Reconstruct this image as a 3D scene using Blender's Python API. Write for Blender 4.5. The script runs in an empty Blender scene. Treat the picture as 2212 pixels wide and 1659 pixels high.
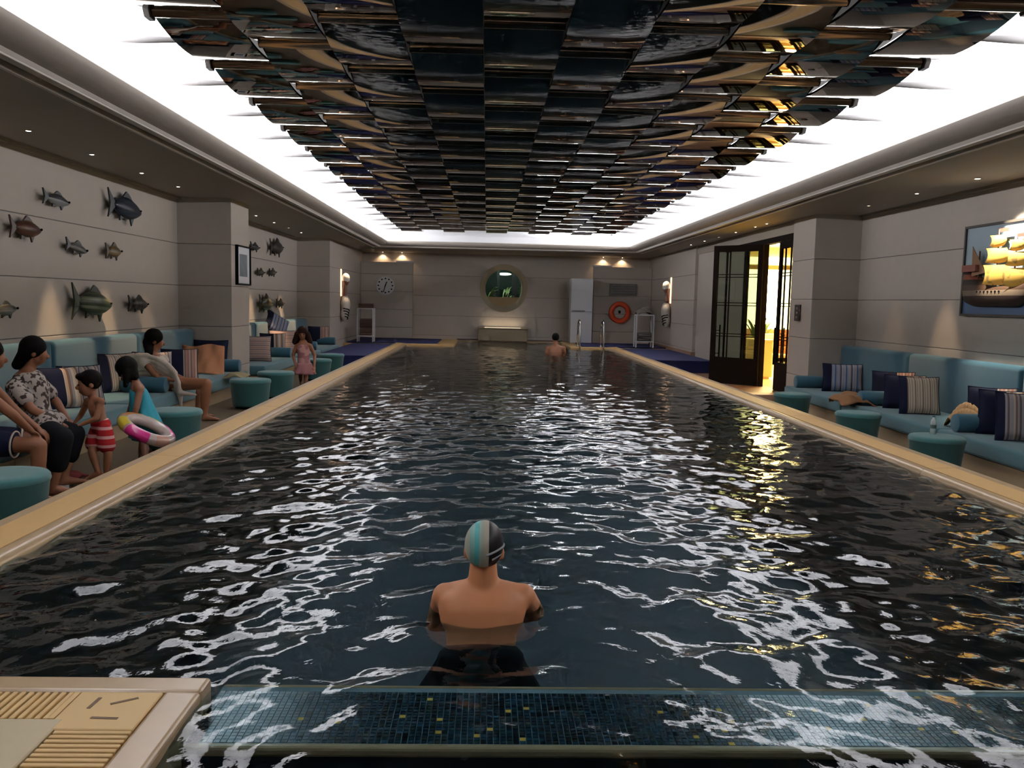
import bpy, bmesh, math, random
import numpy as np
from mathutils import Vector, Matrix
random.seed(7); np.random.seed(7)
scene = bpy.context.scene
C = scene.collection
PI = math.pi

# ------------------------------------------------------------------ camera
W, H, FPX = 2212.0, 1659.0, 1850.0
CAMH = 1.35
yaw, pitch, roll = math.radians(1.80), math.radians(-5.45), math.radians(1.25)
FW = Vector((math.sin(yaw) * math.cos(pitch), math.cos(yaw) * math.cos(pitch), math.sin(pitch)))
R0 = Vector((math.cos(yaw), -math.sin(yaw), 0)); U0 = R0.cross(FW)
RT = R0 * math.cos(roll) + U0 * math.sin(roll)
UP = -R0 * math.sin(roll) + U0 * math.cos(roll)
CAM = Vector((0, 0, CAMH))
cam_d = bpy.data.cameras.new('camera'); cam = bpy.data.objects.new('camera', cam_d); C.objects.link(cam)
cam.matrix_world = Matrix(((RT.x, UP.x, -FW.x, 0), (RT.y, UP.y, -FW.y, 0), (RT.z, UP.z, -FW.z, CAMH), (0, 0, 0, 1)))
cam_d.sensor_width = 36; cam_d.lens = FPX / W * 36; cam_d.clip_start = 0.05; cam_d.clip_end = 200
scene.camera = cam


def at(x, y, X=None, Y=None, Z=None):
    """the point of the place seen at photo pixel x, y on one plane of the room"""
    d = FW + RT * ((x - W / 2) / FPX) + UP * ((H / 2 - y) / FPX)
    if X is not None: t = (X - CAM.x) / d.x
    elif Y is not None: t = (Y - CAM.y) / d.y
    else: t = (Z - CAM.z) / d.z
    return CAM + d * t


# ------------------------------------------------------------------ world, exposure, large lights
wd = bpy.data.worlds.new('world'); scene.world = wd; wd.use_nodes = True
wd.node_tree.nodes['Background'].inputs[0].default_value = (0.30, 0.32, 0.36, 1)
wd.node_tree.nodes['Background'].inputs[1].default_value = 0.02
vs = scene.view_settings
vs.view_transform = 'Standard'; vs.look = 'None'; vs.exposure = 0.0; vs.gamma = 1.0; vs.use_curve_mapping = False
scene.cycles.use_denoising = True
scene.cycles.max_bounces = 6; scene.cycles.diffuse_bounces = 3; scene.cycles.glossy_bounces = 4; scene.cycles.transparent_max_bounces = 12
scene.cycles.use_adaptive_sampling = True; scene.cycles.adaptive_threshold = 0.06; scene.cycles.adaptive_min_samples = 20
scene.cycles.sample_clamp_indirect = 6.0


def area(name, loc, rot, sx, sy, power, col, spread=PI):
    d = bpy.data.lights.new(name, 'AREA'); d.shape = 'RECTANGLE'; d.size = sx; d.size_y = sy
    d.energy = power; d.color = col; d.spread = spread
    o = bpy.data.objects.new(name, d); C.objects.link(o); o.location = loc; o.rotation_euler = rot
    return o


COOL = (0.95, 0.96, 1.0)
COVE = 60.0
# fluorescent cove strips lying on the ledge behind the cornice, shining up into the cove
area('cove_strip_light', (-3.42, 12.6, 3.19), (PI, 0.35, 0), 0.16, 26.0, COVE * 26, COOL)
area('cove_strip_light', (4.70, 12.6, 3.19), (PI, -0.35, 0), 0.16, 26.0, COVE * 26, COOL)
area('cove_strip_light', (2.75, 26.36, 3.19), (PI + 0.35, 0, 0), 2.6, 0.14, COVE * 1.6, COOL)


def spot(parent_loc, target, power, col, ang, blend=0.6, rad=0.03):
    d = bpy.data.lights.new('spot_light', 'SPOT'); d.energy = power; d.color = col
    d.spot_size = math.radians(ang); d.spot_blend = blend; d.shadow_soft_size = rad
    o = bpy.data.objects.new('spot_light', d); C.objects.link(o); o.location = parent_loc
    v = Vector(target) - Vector(parent_loc)
    o.rotation_euler = v.to_track_quat('-Z', 'Y').to_euler()
    return o


WARM = (1.0, 0.70, 0.42)

# ------------------------------------------------------------------ materials
MATS = {}


def mat(name, col, rough=0.6, metal=0.0, var=0.0, scale=20.0, bump=0.0, emit=0.0, coat=0.0, spec=0.5, sheen=0.0):
    if name in MATS: return MATS[name]
    m = bpy.data.materials.new(name); m.use_nodes = True
    nt = m.node_tree; b = nt.nodes['Principled BSDF']
    b.inputs['Base Color'].default_value = (*col, 1); b.inputs['Roughness'].default_value = rough
    b.inputs['Metallic'].default_value = metal; b.inputs['Specular IOR Level'].default_value = spec
    if coat: b.inputs['Coat Weight'].default_value = coat
    if sheen: b.inputs['Sheen Weight'].default_value = sheen
    if emit:
        b.inputs['Emission Color'].default_value = (*col, 1); b.inputs['Emission Strength'].default_value = emit
    if var or bump:
        tc = nt.nodes.new('ShaderNodeTexCoord'); n = nt.nodes.new('ShaderNodeTexNoise')
        n.inputs['Scale'].default_value = scale; n.inputs['Detail'].default_value = 4
        nt.links.new(tc.outputs['Object'], n.inputs['Vector'])
        if var:
            mx = nt.nodes.new('ShaderNodeMix'); mx.data_type = 'RGBA'
            mx.inputs['A'].default_value = (*[max(0, c * (1 - var)) for c in col], 1)
            mx.inputs['B'].default_value = (*[min(1, c * (1 + var)) for c in col], 1)
            nt.links.new(n.outputs['Fac'], mx.inputs['Factor']); nt.links.new(mx.outputs['Result'], b.inputs['Base Color'])
        if bump:
            bp = nt.nodes.new('ShaderNodeBump'); bp.inputs['Strength'].default_value = bump; bp.inputs['Distance'].default_value = 0.01
            nt.links.new(n.outputs['Fac'], bp.inputs['Height']); nt.links.new(bp.outputs['Normal'], b.inputs['Normal'])
    MATS[name] = m
    return m


def stripes(name, axis, freq, cols, edge=None, edge_at=-0.13, rough=0.85, band=None):
    """cloth woven in stripes along one object axis; an edge colour covers one side"""
    if name in MATS: return MATS[name]
    m = bpy.data.materials.new(name); m.use_nodes = True
    nt = m.node_tree; b = nt.nodes['Principled BSDF']; b.inputs['Roughness'].default_value = rough
    b.inputs['Specular IOR Level'].default_value = 0.2
    tc = nt.nodes.new('ShaderNodeTexCoord'); sp = nt.nodes.new('ShaderNodeSeparateXYZ')
    nt.links.new(tc.outputs['Object'], sp.inputs[0])
    mu = nt.nodes.new('ShaderNodeMath'); mu.operation = 'MULTIPLY'; mu.inputs[1].default_value = freq
    nt.links.new(sp.outputs[axis], mu.inputs[0])
    fr = nt.nodes.new('ShaderNodeMath'); fr.operation = 'FRACT'; nt.links.new(mu.outputs[0], fr.inputs[0])
    cr = nt.nodes.new('ShaderNodeValToRGB'); cr.color_ramp.interpolation = 'CONSTANT'
    els = cr.color_ramp.elements
    while len(els) < len(cols): els.new(0.5)
    for i, c in enumerate(cols):
        els[i].position = i / len(cols); els[i].color = (*c, 1)
    nt.links.new(fr.outputs[0], cr.inputs[0]); out = cr.outputs[0]
    if edge is not None:
        gt = nt.nodes.new('ShaderNodeMath'); gt.operation = 'LESS_THAN'; gt.inputs[1].default_value = edge_at
        nt.links.new(sp.outputs[axis], gt.inputs[0])
        mx = nt.nodes.new('ShaderNodeMix'); mx.data_type = 'RGBA'; mx.inputs['B'].default_value = (*edge, 1)
        nt.links.new(gt.outputs[0], mx.inputs['Factor']); nt.links.new(out, mx.inputs['A']); out = mx.outputs['Result']
    nt.links.new(out, b.inputs['Base Color'])
    MATS[name] = m
    return m


def spots_cloth(name, base, dark, scale=14, thr=0.5):
    m = bpy.data.materials.new(name); m.use_nodes = True
    nt = m.node_tree; b = nt.nodes['Principled BSDF']; b.inputs['Roughness'].default_value = 0.85
    tc = nt.nodes.new('ShaderNodeTexCoord'); v = nt.nodes.new('ShaderNodeTexNoise'); v.inputs['Scale'].default_value = scale
    v.inputs['Detail'].default_value = 1.0
    nt.links.new(tc.outputs['Object'], v.inputs['Vector'])
    cr = nt.nodes.new('ShaderNodeValToRGB'); e = cr.color_ramp.elements
    e[0].position = thr - 0.03; e[0].color = (*dark, 1); e[1].position = thr + 0.03; e[1].color = (*base, 1)
    nt.links.new(v.outputs['Fac'], cr.inputs[0]); nt.links.new(cr.outputs[0], b.inputs['Base Color'])
    return m


M_WALL = mat('wall_stone', (0.47, 0.415, 0.36), 0.75, var=0.05, scale=6, bump=0.05)
M_JOINT = mat('wall_joint', (0.16, 0.14, 0.13), 0.9)
M_CEIL = mat('ceiling_paint', (0.35, 0.305, 0.25), 0.7)
M_CORN = mat('cornice_paint', (0.40, 0.35, 0.30), 0.6)
M_BEAD = mat('bead_pale', (0.66, 0.61, 0.55), 0.6)  # paler than the cornice around it
M_COVE = mat('cove_white', (0.88, 0.88, 0.90), 0.6)
M_VOID = mat('gap_shade', (0.03, 0.025, 0.02), 0.9)  # shade of the ceiling gaps put into the colour
M_MIRROR = mat('bronze_mirror', (0.27, 0.25, 0.23), 0.03, metal=1.0)
M_TUBE = mat('bronze_tube', (0.34, 0.25, 0.18), 0.15, metal=1.0)
M_TRIM = mat('chrome_trim', (0.75, 0.73, 0.70), 0.12, metal=1.0)
M_ROD = mat('grey_rod', (0.16, 0.15, 0.145), 0.6)
M_FLOOR = mat('deck_tile', (0.11, 0.075, 0.042), 0.45, var=0.12, scale=8)
M_COPE = mat('coping_sandstone', (0.60, 0.37, 0.145), 0.5, var=0.06, scale=12, bump=0.05)
M_COPE2 = mat('coping_wet_stone', (0.40, 0.275, 0.155), 0.28, var=0.10, scale=10)
M_POOL = mat('pool_shell', (0.003, 0.012, 0.020), 0.6, var=0.3, scale=3)
M_DECKST = mat('deck_sandstone', (0.66, 0.46, 0.22), 0.4, var=0.08, scale=9, bump=0.04)
M_GRATE = mat('grate_stone', (0.70, 0.46, 0.19), 0.5)
M_SLOT = mat('slot_dark', (0.12, 0.07, 0.035), 0.8)
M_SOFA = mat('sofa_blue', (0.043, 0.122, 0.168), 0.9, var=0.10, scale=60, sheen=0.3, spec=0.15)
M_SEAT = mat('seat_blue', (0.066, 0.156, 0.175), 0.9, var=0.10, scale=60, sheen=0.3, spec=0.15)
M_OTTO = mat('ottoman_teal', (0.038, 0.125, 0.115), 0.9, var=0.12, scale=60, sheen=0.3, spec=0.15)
M_PLINTH = mat('sofa_plinth', (0.40, 0.29, 0.17), 0.7, var=0.05)
M_NAVY = mat('navy_cloth', (0.012, 0.016, 0.04), 0.9, spec=0.2)
M_WHITE = mat('white_paint', (0.72, 0.72, 0.74), 0.45)
M_CHROME = mat('chrome', (0.75, 0.76, 0.78), 0.08, metal=1.0)
M_DOOR = mat('door_bronze', (0.012, 0.007, 0.005), 0.8, spec=0.08)
M_MAT = mat('blue_mat', (0.003, 0.006, 0.065), 0.85, var=0.1, scale=40, bump=0.2)
M_SKIN = mat('skin', (0.50, 0.195, 0.08), 0.55, var=0.08, scale=12)
M_SKIN2 = mat('skin_tan', (0.27, 0.105, 0.048), 0.55, var=0.08, scale=12)
M_SKIN3 = mat('skin_brown', (0.22, 0.09, 0.045), 0.55, var=0.08, scale=12)
M_HAIR = mat('hair_black', (0.006, 0.0045, 0.004), 0.7, bump=0.4, scale=90, spec=0.1)
M_HAIRB = mat('hair_brown', (0.022, 0.009, 0.006), 0.7, bump=0.4, scale=90, spec=0.1)
M_BLACK = mat('black_cloth', (0.006, 0.006, 0.008), 0.85, spec=0.2)
M_TOWEL = mat('white_towel', (0.80, 0.68, 0.58), 0.95, bump=0.3, scale=80)
M_CORAL = mat('coral_towel', (0.60, 0.26, 0.13), 0.95, bump=0.3, scale=80)
M_TAN = mat('tan_towel', (0.42, 0.25, 0.12), 0.95, bump=0.3, scale=80)

# ------------------------------------------------------------------ mesh helpers


class MB:
    def __init__(s): s.v = []; s.f = []; s.mi = []; s.cur = 0

    def add(s, vs, fs):
        o = len(s.v); s.v += [tuple(v) for v in vs]
        for f in fs: s.f.append(tuple(i + o for i in f)); s.mi.append(s.cur)
        return s

    def box(s, x0, x1, y0, y1, z0, z1):
        return s.add([(x0, y0, z0), (x1, y0, z0), (x1, y1, z0), (x0, y1, z0), (x0, y0, z1), (x1, y0, z1), (x1, y1, z1), (x0, y1, z1)],
                     [(0, 3, 2, 1), (4, 5, 6, 7), (0, 1, 5, 4), (1, 2, 6, 5), (2, 3, 7, 6), (3, 0, 4, 7)])

    def prism(s, pts, ax, a, b):
        """closed 2-D outline swept along an axis; pts in the two other axes in cyclic order"""
        n = len(pts)

        def P(p, t):
            if ax == 'Y': return (p[0], t, p[1])
            if ax == 'X': return (t, p[0], p[1])
            return (p[0], p[1], t)
        vs = [P(p, a) for p in pts] + [P(p, b) for p in pts]
        fs = [tuple(range(n))[::-1], tuple(range(n, 2 * n))] + [(i, (i + 1) % n, n + (i + 1) % n, n + i) for i in range(n)]
        return s.add(vs, fs)

    def tube(s, pts, rad, n=8, caps=True):
        pts = [Vector(p) for p in pts]; m = len(pts)
        rads = rad if isinstance(rad, (list, tuple)) else [rad] * m
        vs = []; prev = None
        for i, p in enumerate(pts):
            t = (pts[min(i + 1, m - 1)] - pts[max(i - 1, 0)]).normalized()
            if prev is None:
                a = Vector((0, 0, 1)) if abs(t.z) < 0.9 else Vector((1, 0, 0))
                u = t.cross(a).normalized()
            else:
                u = (prev - t * prev.dot(t)).normalized()
            prev = u; w = t.cross(u)
            for k in range(n):
                an = 2 * PI * k / n; vs.append(p + (u * math.cos(an) + w * math.sin(an)) * rads[i])
        fs = [(i * n + k, i * n + (k + 1) % n, (i + 1) * n + (k + 1) % n, (i + 1) * n + k) for i in range(m - 1) for k in range(n)]
        if caps: fs += [tuple(range(n))[::-1], tuple(range((m - 1) * n, m * n))]
        return s.add(vs, fs)

    def lathe(s, prof, n=24, cx=0, cy=0):
        """prof: (r, z) from bottom to top round a vertical axis"""
        m = len(prof); vs = []
        for r, z in prof:
            for k in range(n):
                a = 2 * PI * k / n; vs.append((cx + r * math.cos(a), cy + r * math.sin(a), z))
        fs = [(i * n + k, i * n + (k + 1) % n, (i + 1) * n + (k + 1) % n, (i + 1) * n + k) for i in range(m - 1) for k in range(n)]
        fs += [tuple(range(n))[::-1], tuple(range((m - 1) * n, m * n))]
        return s.add(vs, fs)

    def ell(s, c, ax, nu=16, nv=10):
        """ellipsoid with three half-axis vectors"""
        c = Vector(c); a, b, d = [Vector(q) for q in ax]
        if a.cross(b).dot(d) < 0: a = -a
        vs = [c - d]
        for j in range(1, nv):
            ph = -PI / 2 + PI * j / nv
            for k in range(nu):
                th = 2 * PI * k / nu
                vs.append(c + a * (math.cos(ph) * math.cos(th)) + b * (math.cos(ph) * math.sin(th)) + d * math.sin(ph))
        vs.append(c + d); L = len(vs) - 1
        fs = [(0, 1 + (k + 1) % nu, 1 + k) for k in range(nu)]
        for j in range(nv - 2):
            for k in range(nu):
                p = 1 + j * nu
                fs.append((p + k, p + (k + 1) % nu, p + nu + (k + 1) % nu, p + nu + k))
        p = 1 + (nv - 2) * nu
        fs += [(p + k, p + (k + 1) % nu, L) for k in range(nu)]
        return s.add(vs, fs)

    def cap(s, p, q, r0, r1=None, n=14):
        """tapered limb with round ends"""
        p, q = Vector(p), Vector(q); r1 = r0 if r1 is None else r1
        t = q - p; L = t.length
        if L < 1e-6: return s.ell(p, ((r0, 0, 0), (0, r0, 0), (0, 0, r0)))
        t /= L
        pts = []; rr = []
        for i in range(5):
            a = PI / 2 * i / 4
            pts.append(p - t * (r0 * math.cos(a))); rr.append(max(r0 * math.sin(a), 0.0005))
        for i in range(5):
            a = PI / 2 * i / 4
            pts.append(q + t * (r1 * math.sin(a))); rr.append(max(r1 * math.cos(a), 0.0005))
        return s.tube(pts, rr, n)

    def mesh(s, name, m, smooth=False, angle=None):
        me = bpy.data.meshes.new(name); me.from_pydata(s.v, [], s.f)
        ms = m if isinstance(m, (list, tuple)) else [m]
        for q in ms: me.materials.append(q)
        if len(ms) > 1: me.polygons.foreach_set('material_index', s.mi)
        if smooth: me.polygons.foreach_set('use_smooth', [True] * len(me.polygons))
        me.update()
        return me

    def build(s, name, m, parent=None, smooth=False, loc=None, rot=None):
        return link(name, s.mesh(name, m, smooth), parent, loc, rot)


def link(name, me, parent=None, loc=None, rot=None):
    o = bpy.data.objects.new(name, me); C.objects.link(o)
    if parent is not None: o.parent = parent
    if loc is not None: o.location = loc
    if rot is not None: o.rotation_euler = rot
    return o


def auto(o, ang=35):
    """smooth shading that keeps edges"""
    for p in o.data.polygons: p.use_smooth = True
    o.data.set_sharp_from_angle(angle=math.radians(ang))
    return o


def bevel(o, w=0.01, seg=2):
    md = o.modifiers.new('bevel', 'BEVEL'); md.width = w; md.segments = seg; md.limit_method = 'ANGLE'
    return o


def tag(o, label, cat, group=None):
    o['label'] = label; o['category'] = cat
    if group: o['group'] = group
    return o


def thing(name, label, cat, loc=(0, 0, 0), rz=0, group=None):
    o = bpy.data.objects.new(name, None); C.objects.link(o); o.empty_display_size = 0.1
    o.location = loc; o.rotation_euler = (0, 0, rz)
    return tag(o, label, cat, group)


def struct(o):
    o['kind'] = 'structure'
    return o


def bake(o):
    """apply modifiers by taking the evaluated mesh"""
    dg = bpy.context.evaluated_depsgraph_get(); dg.update()
    me = bpy.data.meshes.new_from_object(o.evaluated_get(dg))
    o.modifiers.clear(); o.data = me
    return o


def blob(name, mb, m, parent=None, vox=0.01, smooth=4, fac=0.5):
    """closed shapes fused into one continuous skin"""
    o = mb.build(name, m, parent)
    r = o.modifiers.new('remesh', 'REMESH'); r.mode = 'VOXEL'; r.voxel_size = vox; r.use_smooth_shade = True
    if smooth:
        sm = o.modifiers.new('smooth', 'SMOOTH'); sm.iterations = smooth; sm.factor = fac
    bake(o)
    if not o.data.materials: o.data.materials.append(m)
    return o


def dup(root, loc=None, rz=None, label=None):
    r = root.copy(); C.objects.link(r)
    if loc is not None: r.location = loc
    if rz is not None: r.rotation_euler = (0, 0, rz)
    if label: r['label'] = label
    for ch in list(root.children):
        c = ch.copy(); C.objects.link(c); c.parent = r
        for g in ch.children:
            d = g.copy(); C.objects.link(d); d.parent = c
    return r


ORD = ['first', 'second', 'third', 'fourth', 'fifth', 'sixth', 'seventh', 'eighth', 'ninth', 'tenth']
# ------------------------------------------------------------------ the setting
XL, XR = -5.12, 6.37          # recessed side walls
PL, PR = -4.24, 5.57          # faces of the wide pillars
WL, WR = -2.36, 3.62          # water edges
ZS = 2.95                     # soffit
FLZ, FRZ = -0.25, -0.35       # left and right deck levels
YB = 29.5                     # back wall
Y0 = -4.0
COURSES = [(-0.40, 0.16), (0.168, 0.835), (0.843, 1.510), (1.518, 2.195), (2.203, 2.96)]


def course_wall(name, ax, plane, a, b, face, thick=0.25, z0=-0.4, cut=None):
    """stone wall of smooth courses with recessed joints. ax: axis along the wall; face: direction of the visible side"""
    mb = MB(); back = plane - face * thick
    lo, hi = sorted((back, plane - face * 0.012))
    if ax == 'Y': mb.box(lo, hi, a, b, z0, 3.0)
    else: mb.box(a, b, lo, hi, z0, 3.0)
    w = struct(mb.build(name, M_JOINT))
    kids = []
    for (c0, c1) in COURSES:
        m2 = MB(); lo, hi = sorted((plane - face * 0.05, plane))
        c0 = max(c0, z0)
        if ax == 'Y': m2.box(lo, hi, a, b, c0, c1)
        else: m2.box(a, b, lo, hi, c0, c1)
        o = m2.build('panel', M_WALL, w); bevel(o, 0.006, 2); kids.append(o)
    return w, kids


# floors
struct(MB().box(-5.4, -2.70, Y0, 26.0, FLZ - 0.2, FLZ).build('floor_left', M_FLOOR))
struct(MB().box(3.96, 6.6, Y0, 15.55, FRZ - 0.2, FRZ).build('floor_right', M_FLOOR))
# side walls and pillars, left
course_wall('wall_left', 'Y', XL, Y0, 14.45, 1)
course_wall('wall_left_far', 'Y', XL, 15.5, 23.4, 1)


def pillar(name, x_face, x_wall, y0, y1, face):
    mb = MB(); lo, hi = sorted((x_wall - face * 0.3, x_face - face * 0.012))
    mb.box(lo, hi, y0 + 0.012, y1 - 0.012, -0.4, 3.0)
    w = struct(mb.build(name, M_JOINT))
    for c0, c1 in COURSES:
        lo, hi = sorted((x_wall - face * 0.29, x_face))
        bevel(MB().box(lo, hi, y0, y1, c0, c1).build('panel', M_WALL, w), 0.006, 2)
    return w


pillar('wall_pillar_left', PL, XL, 14.45, 15.5, 1)
pillar('wall_pillar_left_far', PL, XL, 23.4, 29.6, 1)
# right
course_wall('wall_right', 'Y', XR, Y0, 14.6, -1)
pillar('wall_pillar_right', PR, XR, 14.6, 15.65, -1)
pillar('wall_pillar_right_far', PR, XR, 23.0, 29.6, -1)
# brown skirting of the far right pillar
struct(bevel(MB().box(5.53, 6.0, 22.95, 29.5, -0.4, 0.12).build('baseboard_right', mat('skirting_terracotta', (0.34, 0.20, 0.13), 0.6)), 0.005))
# landing before the doors
struct(MB().box(3.96, 5.79, 15.55, 23.0, -0.6, -0.25).build('floor_landing', mat('landing_brown', (0.20, 0.11, 0.06), 0.4, var=0.1)))
struct(MB().box(3.96, 5.79, 15.50, 15.9, -0.6, -0.24).build('trim_landing_edge', mat('landing_edge', (0.50, 0.30, 0.20), 0.5)))
# back wall with the round opening
PCX, PCZ, PR0 = 0.57, 1.82, 0.80
wb, kids = course_wall('wall_back', 'X', YB, -4.4, 5.9, -1)
cyl = MB(); cyl.tube([(PCX, YB - 0.6, PCZ), (PCX, YB + 1.2, PCZ)], PR0, 48)
cutter = cyl.build('cutter', M_JOINT)
for o in [wb] + kids:
    bo = o.modifiers.new('hole', 'BOOLEAN'); bo.operation = 'DIFFERENCE'; bo.object = cutter; bo.solver = 'EXACT'
for o in [wb] + kids: bake(o)
bpy.data.objects.remove(cutter)
# lower partitions left and right of the back wall (open strip of light above them)
YP = 29.0


def partition(name, x0, x1):
    w = struct(MB().box(x0 + 0.01, x1 - 0.01, YP + 0.012, YP + 0.3, 0.0, 2.60).build(name, M_JOINT))
    for c0, c1 in ((0.0, 0.42), (0.428, 1.02), (1.028, 1.62), (1.628, 2.20), (2.208, 2.60)):
        bevel(MB().box(x0, x1, YP, YP + 0.31, c0, c1).build('panel', M_WALL, w), 0.006)
    return w


partition('wall_partition_left', -4.23, -2.50)
partition('wall_partition_right', 3.60, 5.56)
struct(MB().box(-6, 7, Y0 - 0.3, Y0, -1.5, 4.2).build('wall_near', M_WALL))
# cap strips on the partition ends, and the warm lit soffit strip above them
struct(MB().box(-3.05, -2.47, YP - 0.02, YP + 0.3, 2.60, 2.65).build('trim_cap_left', M_WHITE))
struct(MB().box(3.57, 4.20, YP - 0.02, YP + 0.3, 2.60, 2.65).build('trim_cap_right', M_WHITE))

# soffits
struct(MB().box(XL - 0.2, -3.48, Y0, YB + 0.2, ZS, 3.13).build('ceiling_side_left', M_CEIL))
struct(MB().box(4.74, XR + 0.2, Y0, YB + 0.2, ZS, 3.13).build('ceiling_side_right', M_CEIL))
struct(MB().box(-3.48, 4.74, 26.55, YB + 0.2, ZS, 3.13).build('ceiling_end', M_CEIL))
# cornice mouldings round the light cove
PROF = [(0.0, 0.0), (0.0, -0.022), (0.055, -0.022), (0.065, 0.012), (0.125, 0.012), (0.135, -0.012), (0.225, -0.012), (0.235, 0.02),
        (0.30, 0.03), (0.36, 0.045), (0.41, 0.07), (0.445, 0.105), (0.455, 0.145), (0.44, 0.165), (0.40, 0.17), (0.0, 0.17)]
PROF = [(d, h_ if h_ > -0.022 else -0.022) for d, h_ in PROF]
struct(auto(MB().prism([(-3.48 + d, ZS + z) for d, z in PROF], 'Y', Y0, 26.55).build('trim_1', M_CORN)))
struct(auto(MB().prism([(4.74 - d, ZS + z) for d, z in PROF][::-1], 'Y', Y0, 26.55).build('trim_2', M_CORN)))
struct(auto(MB().prism([(26.55 - d, ZS + z) for d, z in PROF], 'X', -3.4, 4.66).build('trim_3', M_CORN)))
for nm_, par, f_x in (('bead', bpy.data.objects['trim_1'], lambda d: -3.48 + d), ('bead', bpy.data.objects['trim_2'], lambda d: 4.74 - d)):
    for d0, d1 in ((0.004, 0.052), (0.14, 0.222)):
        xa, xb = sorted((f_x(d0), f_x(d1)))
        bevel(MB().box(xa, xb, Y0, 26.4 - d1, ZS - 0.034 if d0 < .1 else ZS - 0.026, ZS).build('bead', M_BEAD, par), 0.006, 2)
for xa, nm in ((XL + 0.02, 'trim_4'), (XR - 0.02, 'trim_5')):
    struct(MB().box(xa - 0.03, xa + 0.03, Y0, 23.0, ZS - 0.035, ZS + 0.01).build(nm, M_CEIL))
# cove: side walls, coved corner and top


def cove(name, pts, ax, a, b):
    return struct(auto(MB().prism(pts, ax, a, b).build(name, M_COVE), 50))


arc = [(-3.72, 3.05)] + [(-3.72 + 0.35 * (1 - math.cos(t)), 3.66 + 0.35 * math.sin(t)) for t in [i * PI / 12 for i in range(7)]] + [(-1.9, 4.01), (-1.9, 4.2), (-3.9, 4.2), (-3.9, 3.05)]
cove('ceiling_cove_left', arc[::-1], 'Y', Y0, 26.9)
cove('ceiling_cove_right', [(1.26 - x, z) for x, z in arc], 'Y', Y0, 26.9)
struct(MB().box(-3.9, 5.2, 26.85, 27.1, 3.05, 4.2).build('ceiling_cove_end', M_COVE))
struct(MB().box(-1.9, 3.16, 25.6, 26.9, 4.0, 4.2).build('ceiling_cove_top', M_COVE))
# dark board added over the mirror panels so that their gaps stay dark
ceil = struct(MB().box(-2.30, 3.38, 0.6, 25.75, 3.62, 3.70).build('ceiling', M_VOID))

# mirror panels: ten columns of bowed bronze mirrors, joints staggered from column to column
PITCH, CW = 1.356, 0.60
LP = 1.215; SAG = 0.068; RAD = (LP / 2) ** 2 / (2 * SAG) + SAG / 2
pm = MB(); NSEG = 14
prof = []
for i in range(NSEG + 1):
    y = -LP / 2 + LP * i / NSEG
    prof.append((y, RAD - math.sqrt(RAD * RAD - y * y)))
top = [(y, z + 0.02) for y, z in prof]
pm.prism(prof + top[::-1], 'X', -CW / 2 + 0.003, CW / 2 - 0.003)
panel_me = pm.mesh('panel', M_MIRROR, True); panel_me.set_sharp_from_angle(angle=math.radians(40))
tm = MB(); tm.tube([(-CW / 2 + 0.003, 0, 0), (CW / 2 - 0.003, 0, 0)], 0.052, 14)
tube_me = tm.mesh('tube', M_TUBE, True); tube_me.set_sharp_from_angle(angle=math.radians(50))
em = MB(); em.tube([(-CW / 2 + 0.003, 0, 0), (CW / 2 - 0.003, 0, 0)], 0.014, 8)
trim_me = em.mesh('edge_trim', M_TRIM, True)
XC0 = -2.46 + CW / 2
YSTART = 6.45 - 4 * PITCH       # a joint of the odd columns
for c in range(10):
    ph = 0.0 if c % 2 == 0 else 0.5
    x = XC0 + c * CW
    for k in range(-1, 20):
        yj = YSTART + (k + ph) * PITCH
        yc = yj + PITCH / 2
        if yc - LP / 2 < 0.8 or yc + LP / 2 > 25.75: continue
        link('panel', panel_me, ceil, (x, yc, 3.30))
        link('tube', tube_me, ceil, (x, yj + 0.005, 3.385))
        link('edge_trim', trim_me, ceil, (x, yc - LP / 2, 3.30 + SAG))
# dark pieces added at the joint ends along both long edges for gap shade
for c, xo in ((0, -2.46), (9, 3.54)):
    cm = MB().prism([(-0.085, 0.075), (-0.05, 0.02), (0.05, 0.02), (0.085, 0.075), (0.06, 0.16), (-0.06, 0.16)], 'X', -0.02, 0.02).mesh('end_shade', M_VOID)
    for k in range(-1, 20):
        yj = YSTART + (k + (0.0 if c % 2 == 0 else 0.5)) * PITCH
        if 1.2 < yj < 25.2: link('end_shade', cm, ceil, (xo, yj, 3.30))
# support rods that reach from the panel edges into the cove
for side, xo, xi in ((-1, -3.12, -2.42), (1, 4.22, 3.50)):
    rod = MB(); rod.tube([(xo, 0, 0), (xo - side * 0.02, 0, 0), (xo - side * 0.30, 0, 0), (xi, 0, 0.0)], [0.026, 0.034, 0.034, 0.016], 10)
    rme = rod.mesh('support_rod', M_ROD, True)
    for k in range(-1, 20):
        ph = 0.5 if side < 0 else 0.0
        yj = YSTART + (k + ph) * PITCH
        if 1 < yj < 25.4: link('support_rod', rme, ceil, (0, yj, 3.37))

# ------------------------------------------------------------------ pool
shell = MB()
shell.box(-2.45, 3.71, 0.2, 29.4, -1.75, -1.55)
shell.box(-2.60, -2.38, 0.2, 29.4, -1.75, -0.03); shell.box(3.64, 3.86, 0.2, 29.4, -1.75, -0.03)
shell.box(-2.45, 3.71, 29.2, 29.5, -1.75, -0.03); shell.box(-2.45, 3.71, 0.0, 0.25, -1.75, -0.03)
pool = struct(shell.build('floor_pool', M_POOL))


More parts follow.
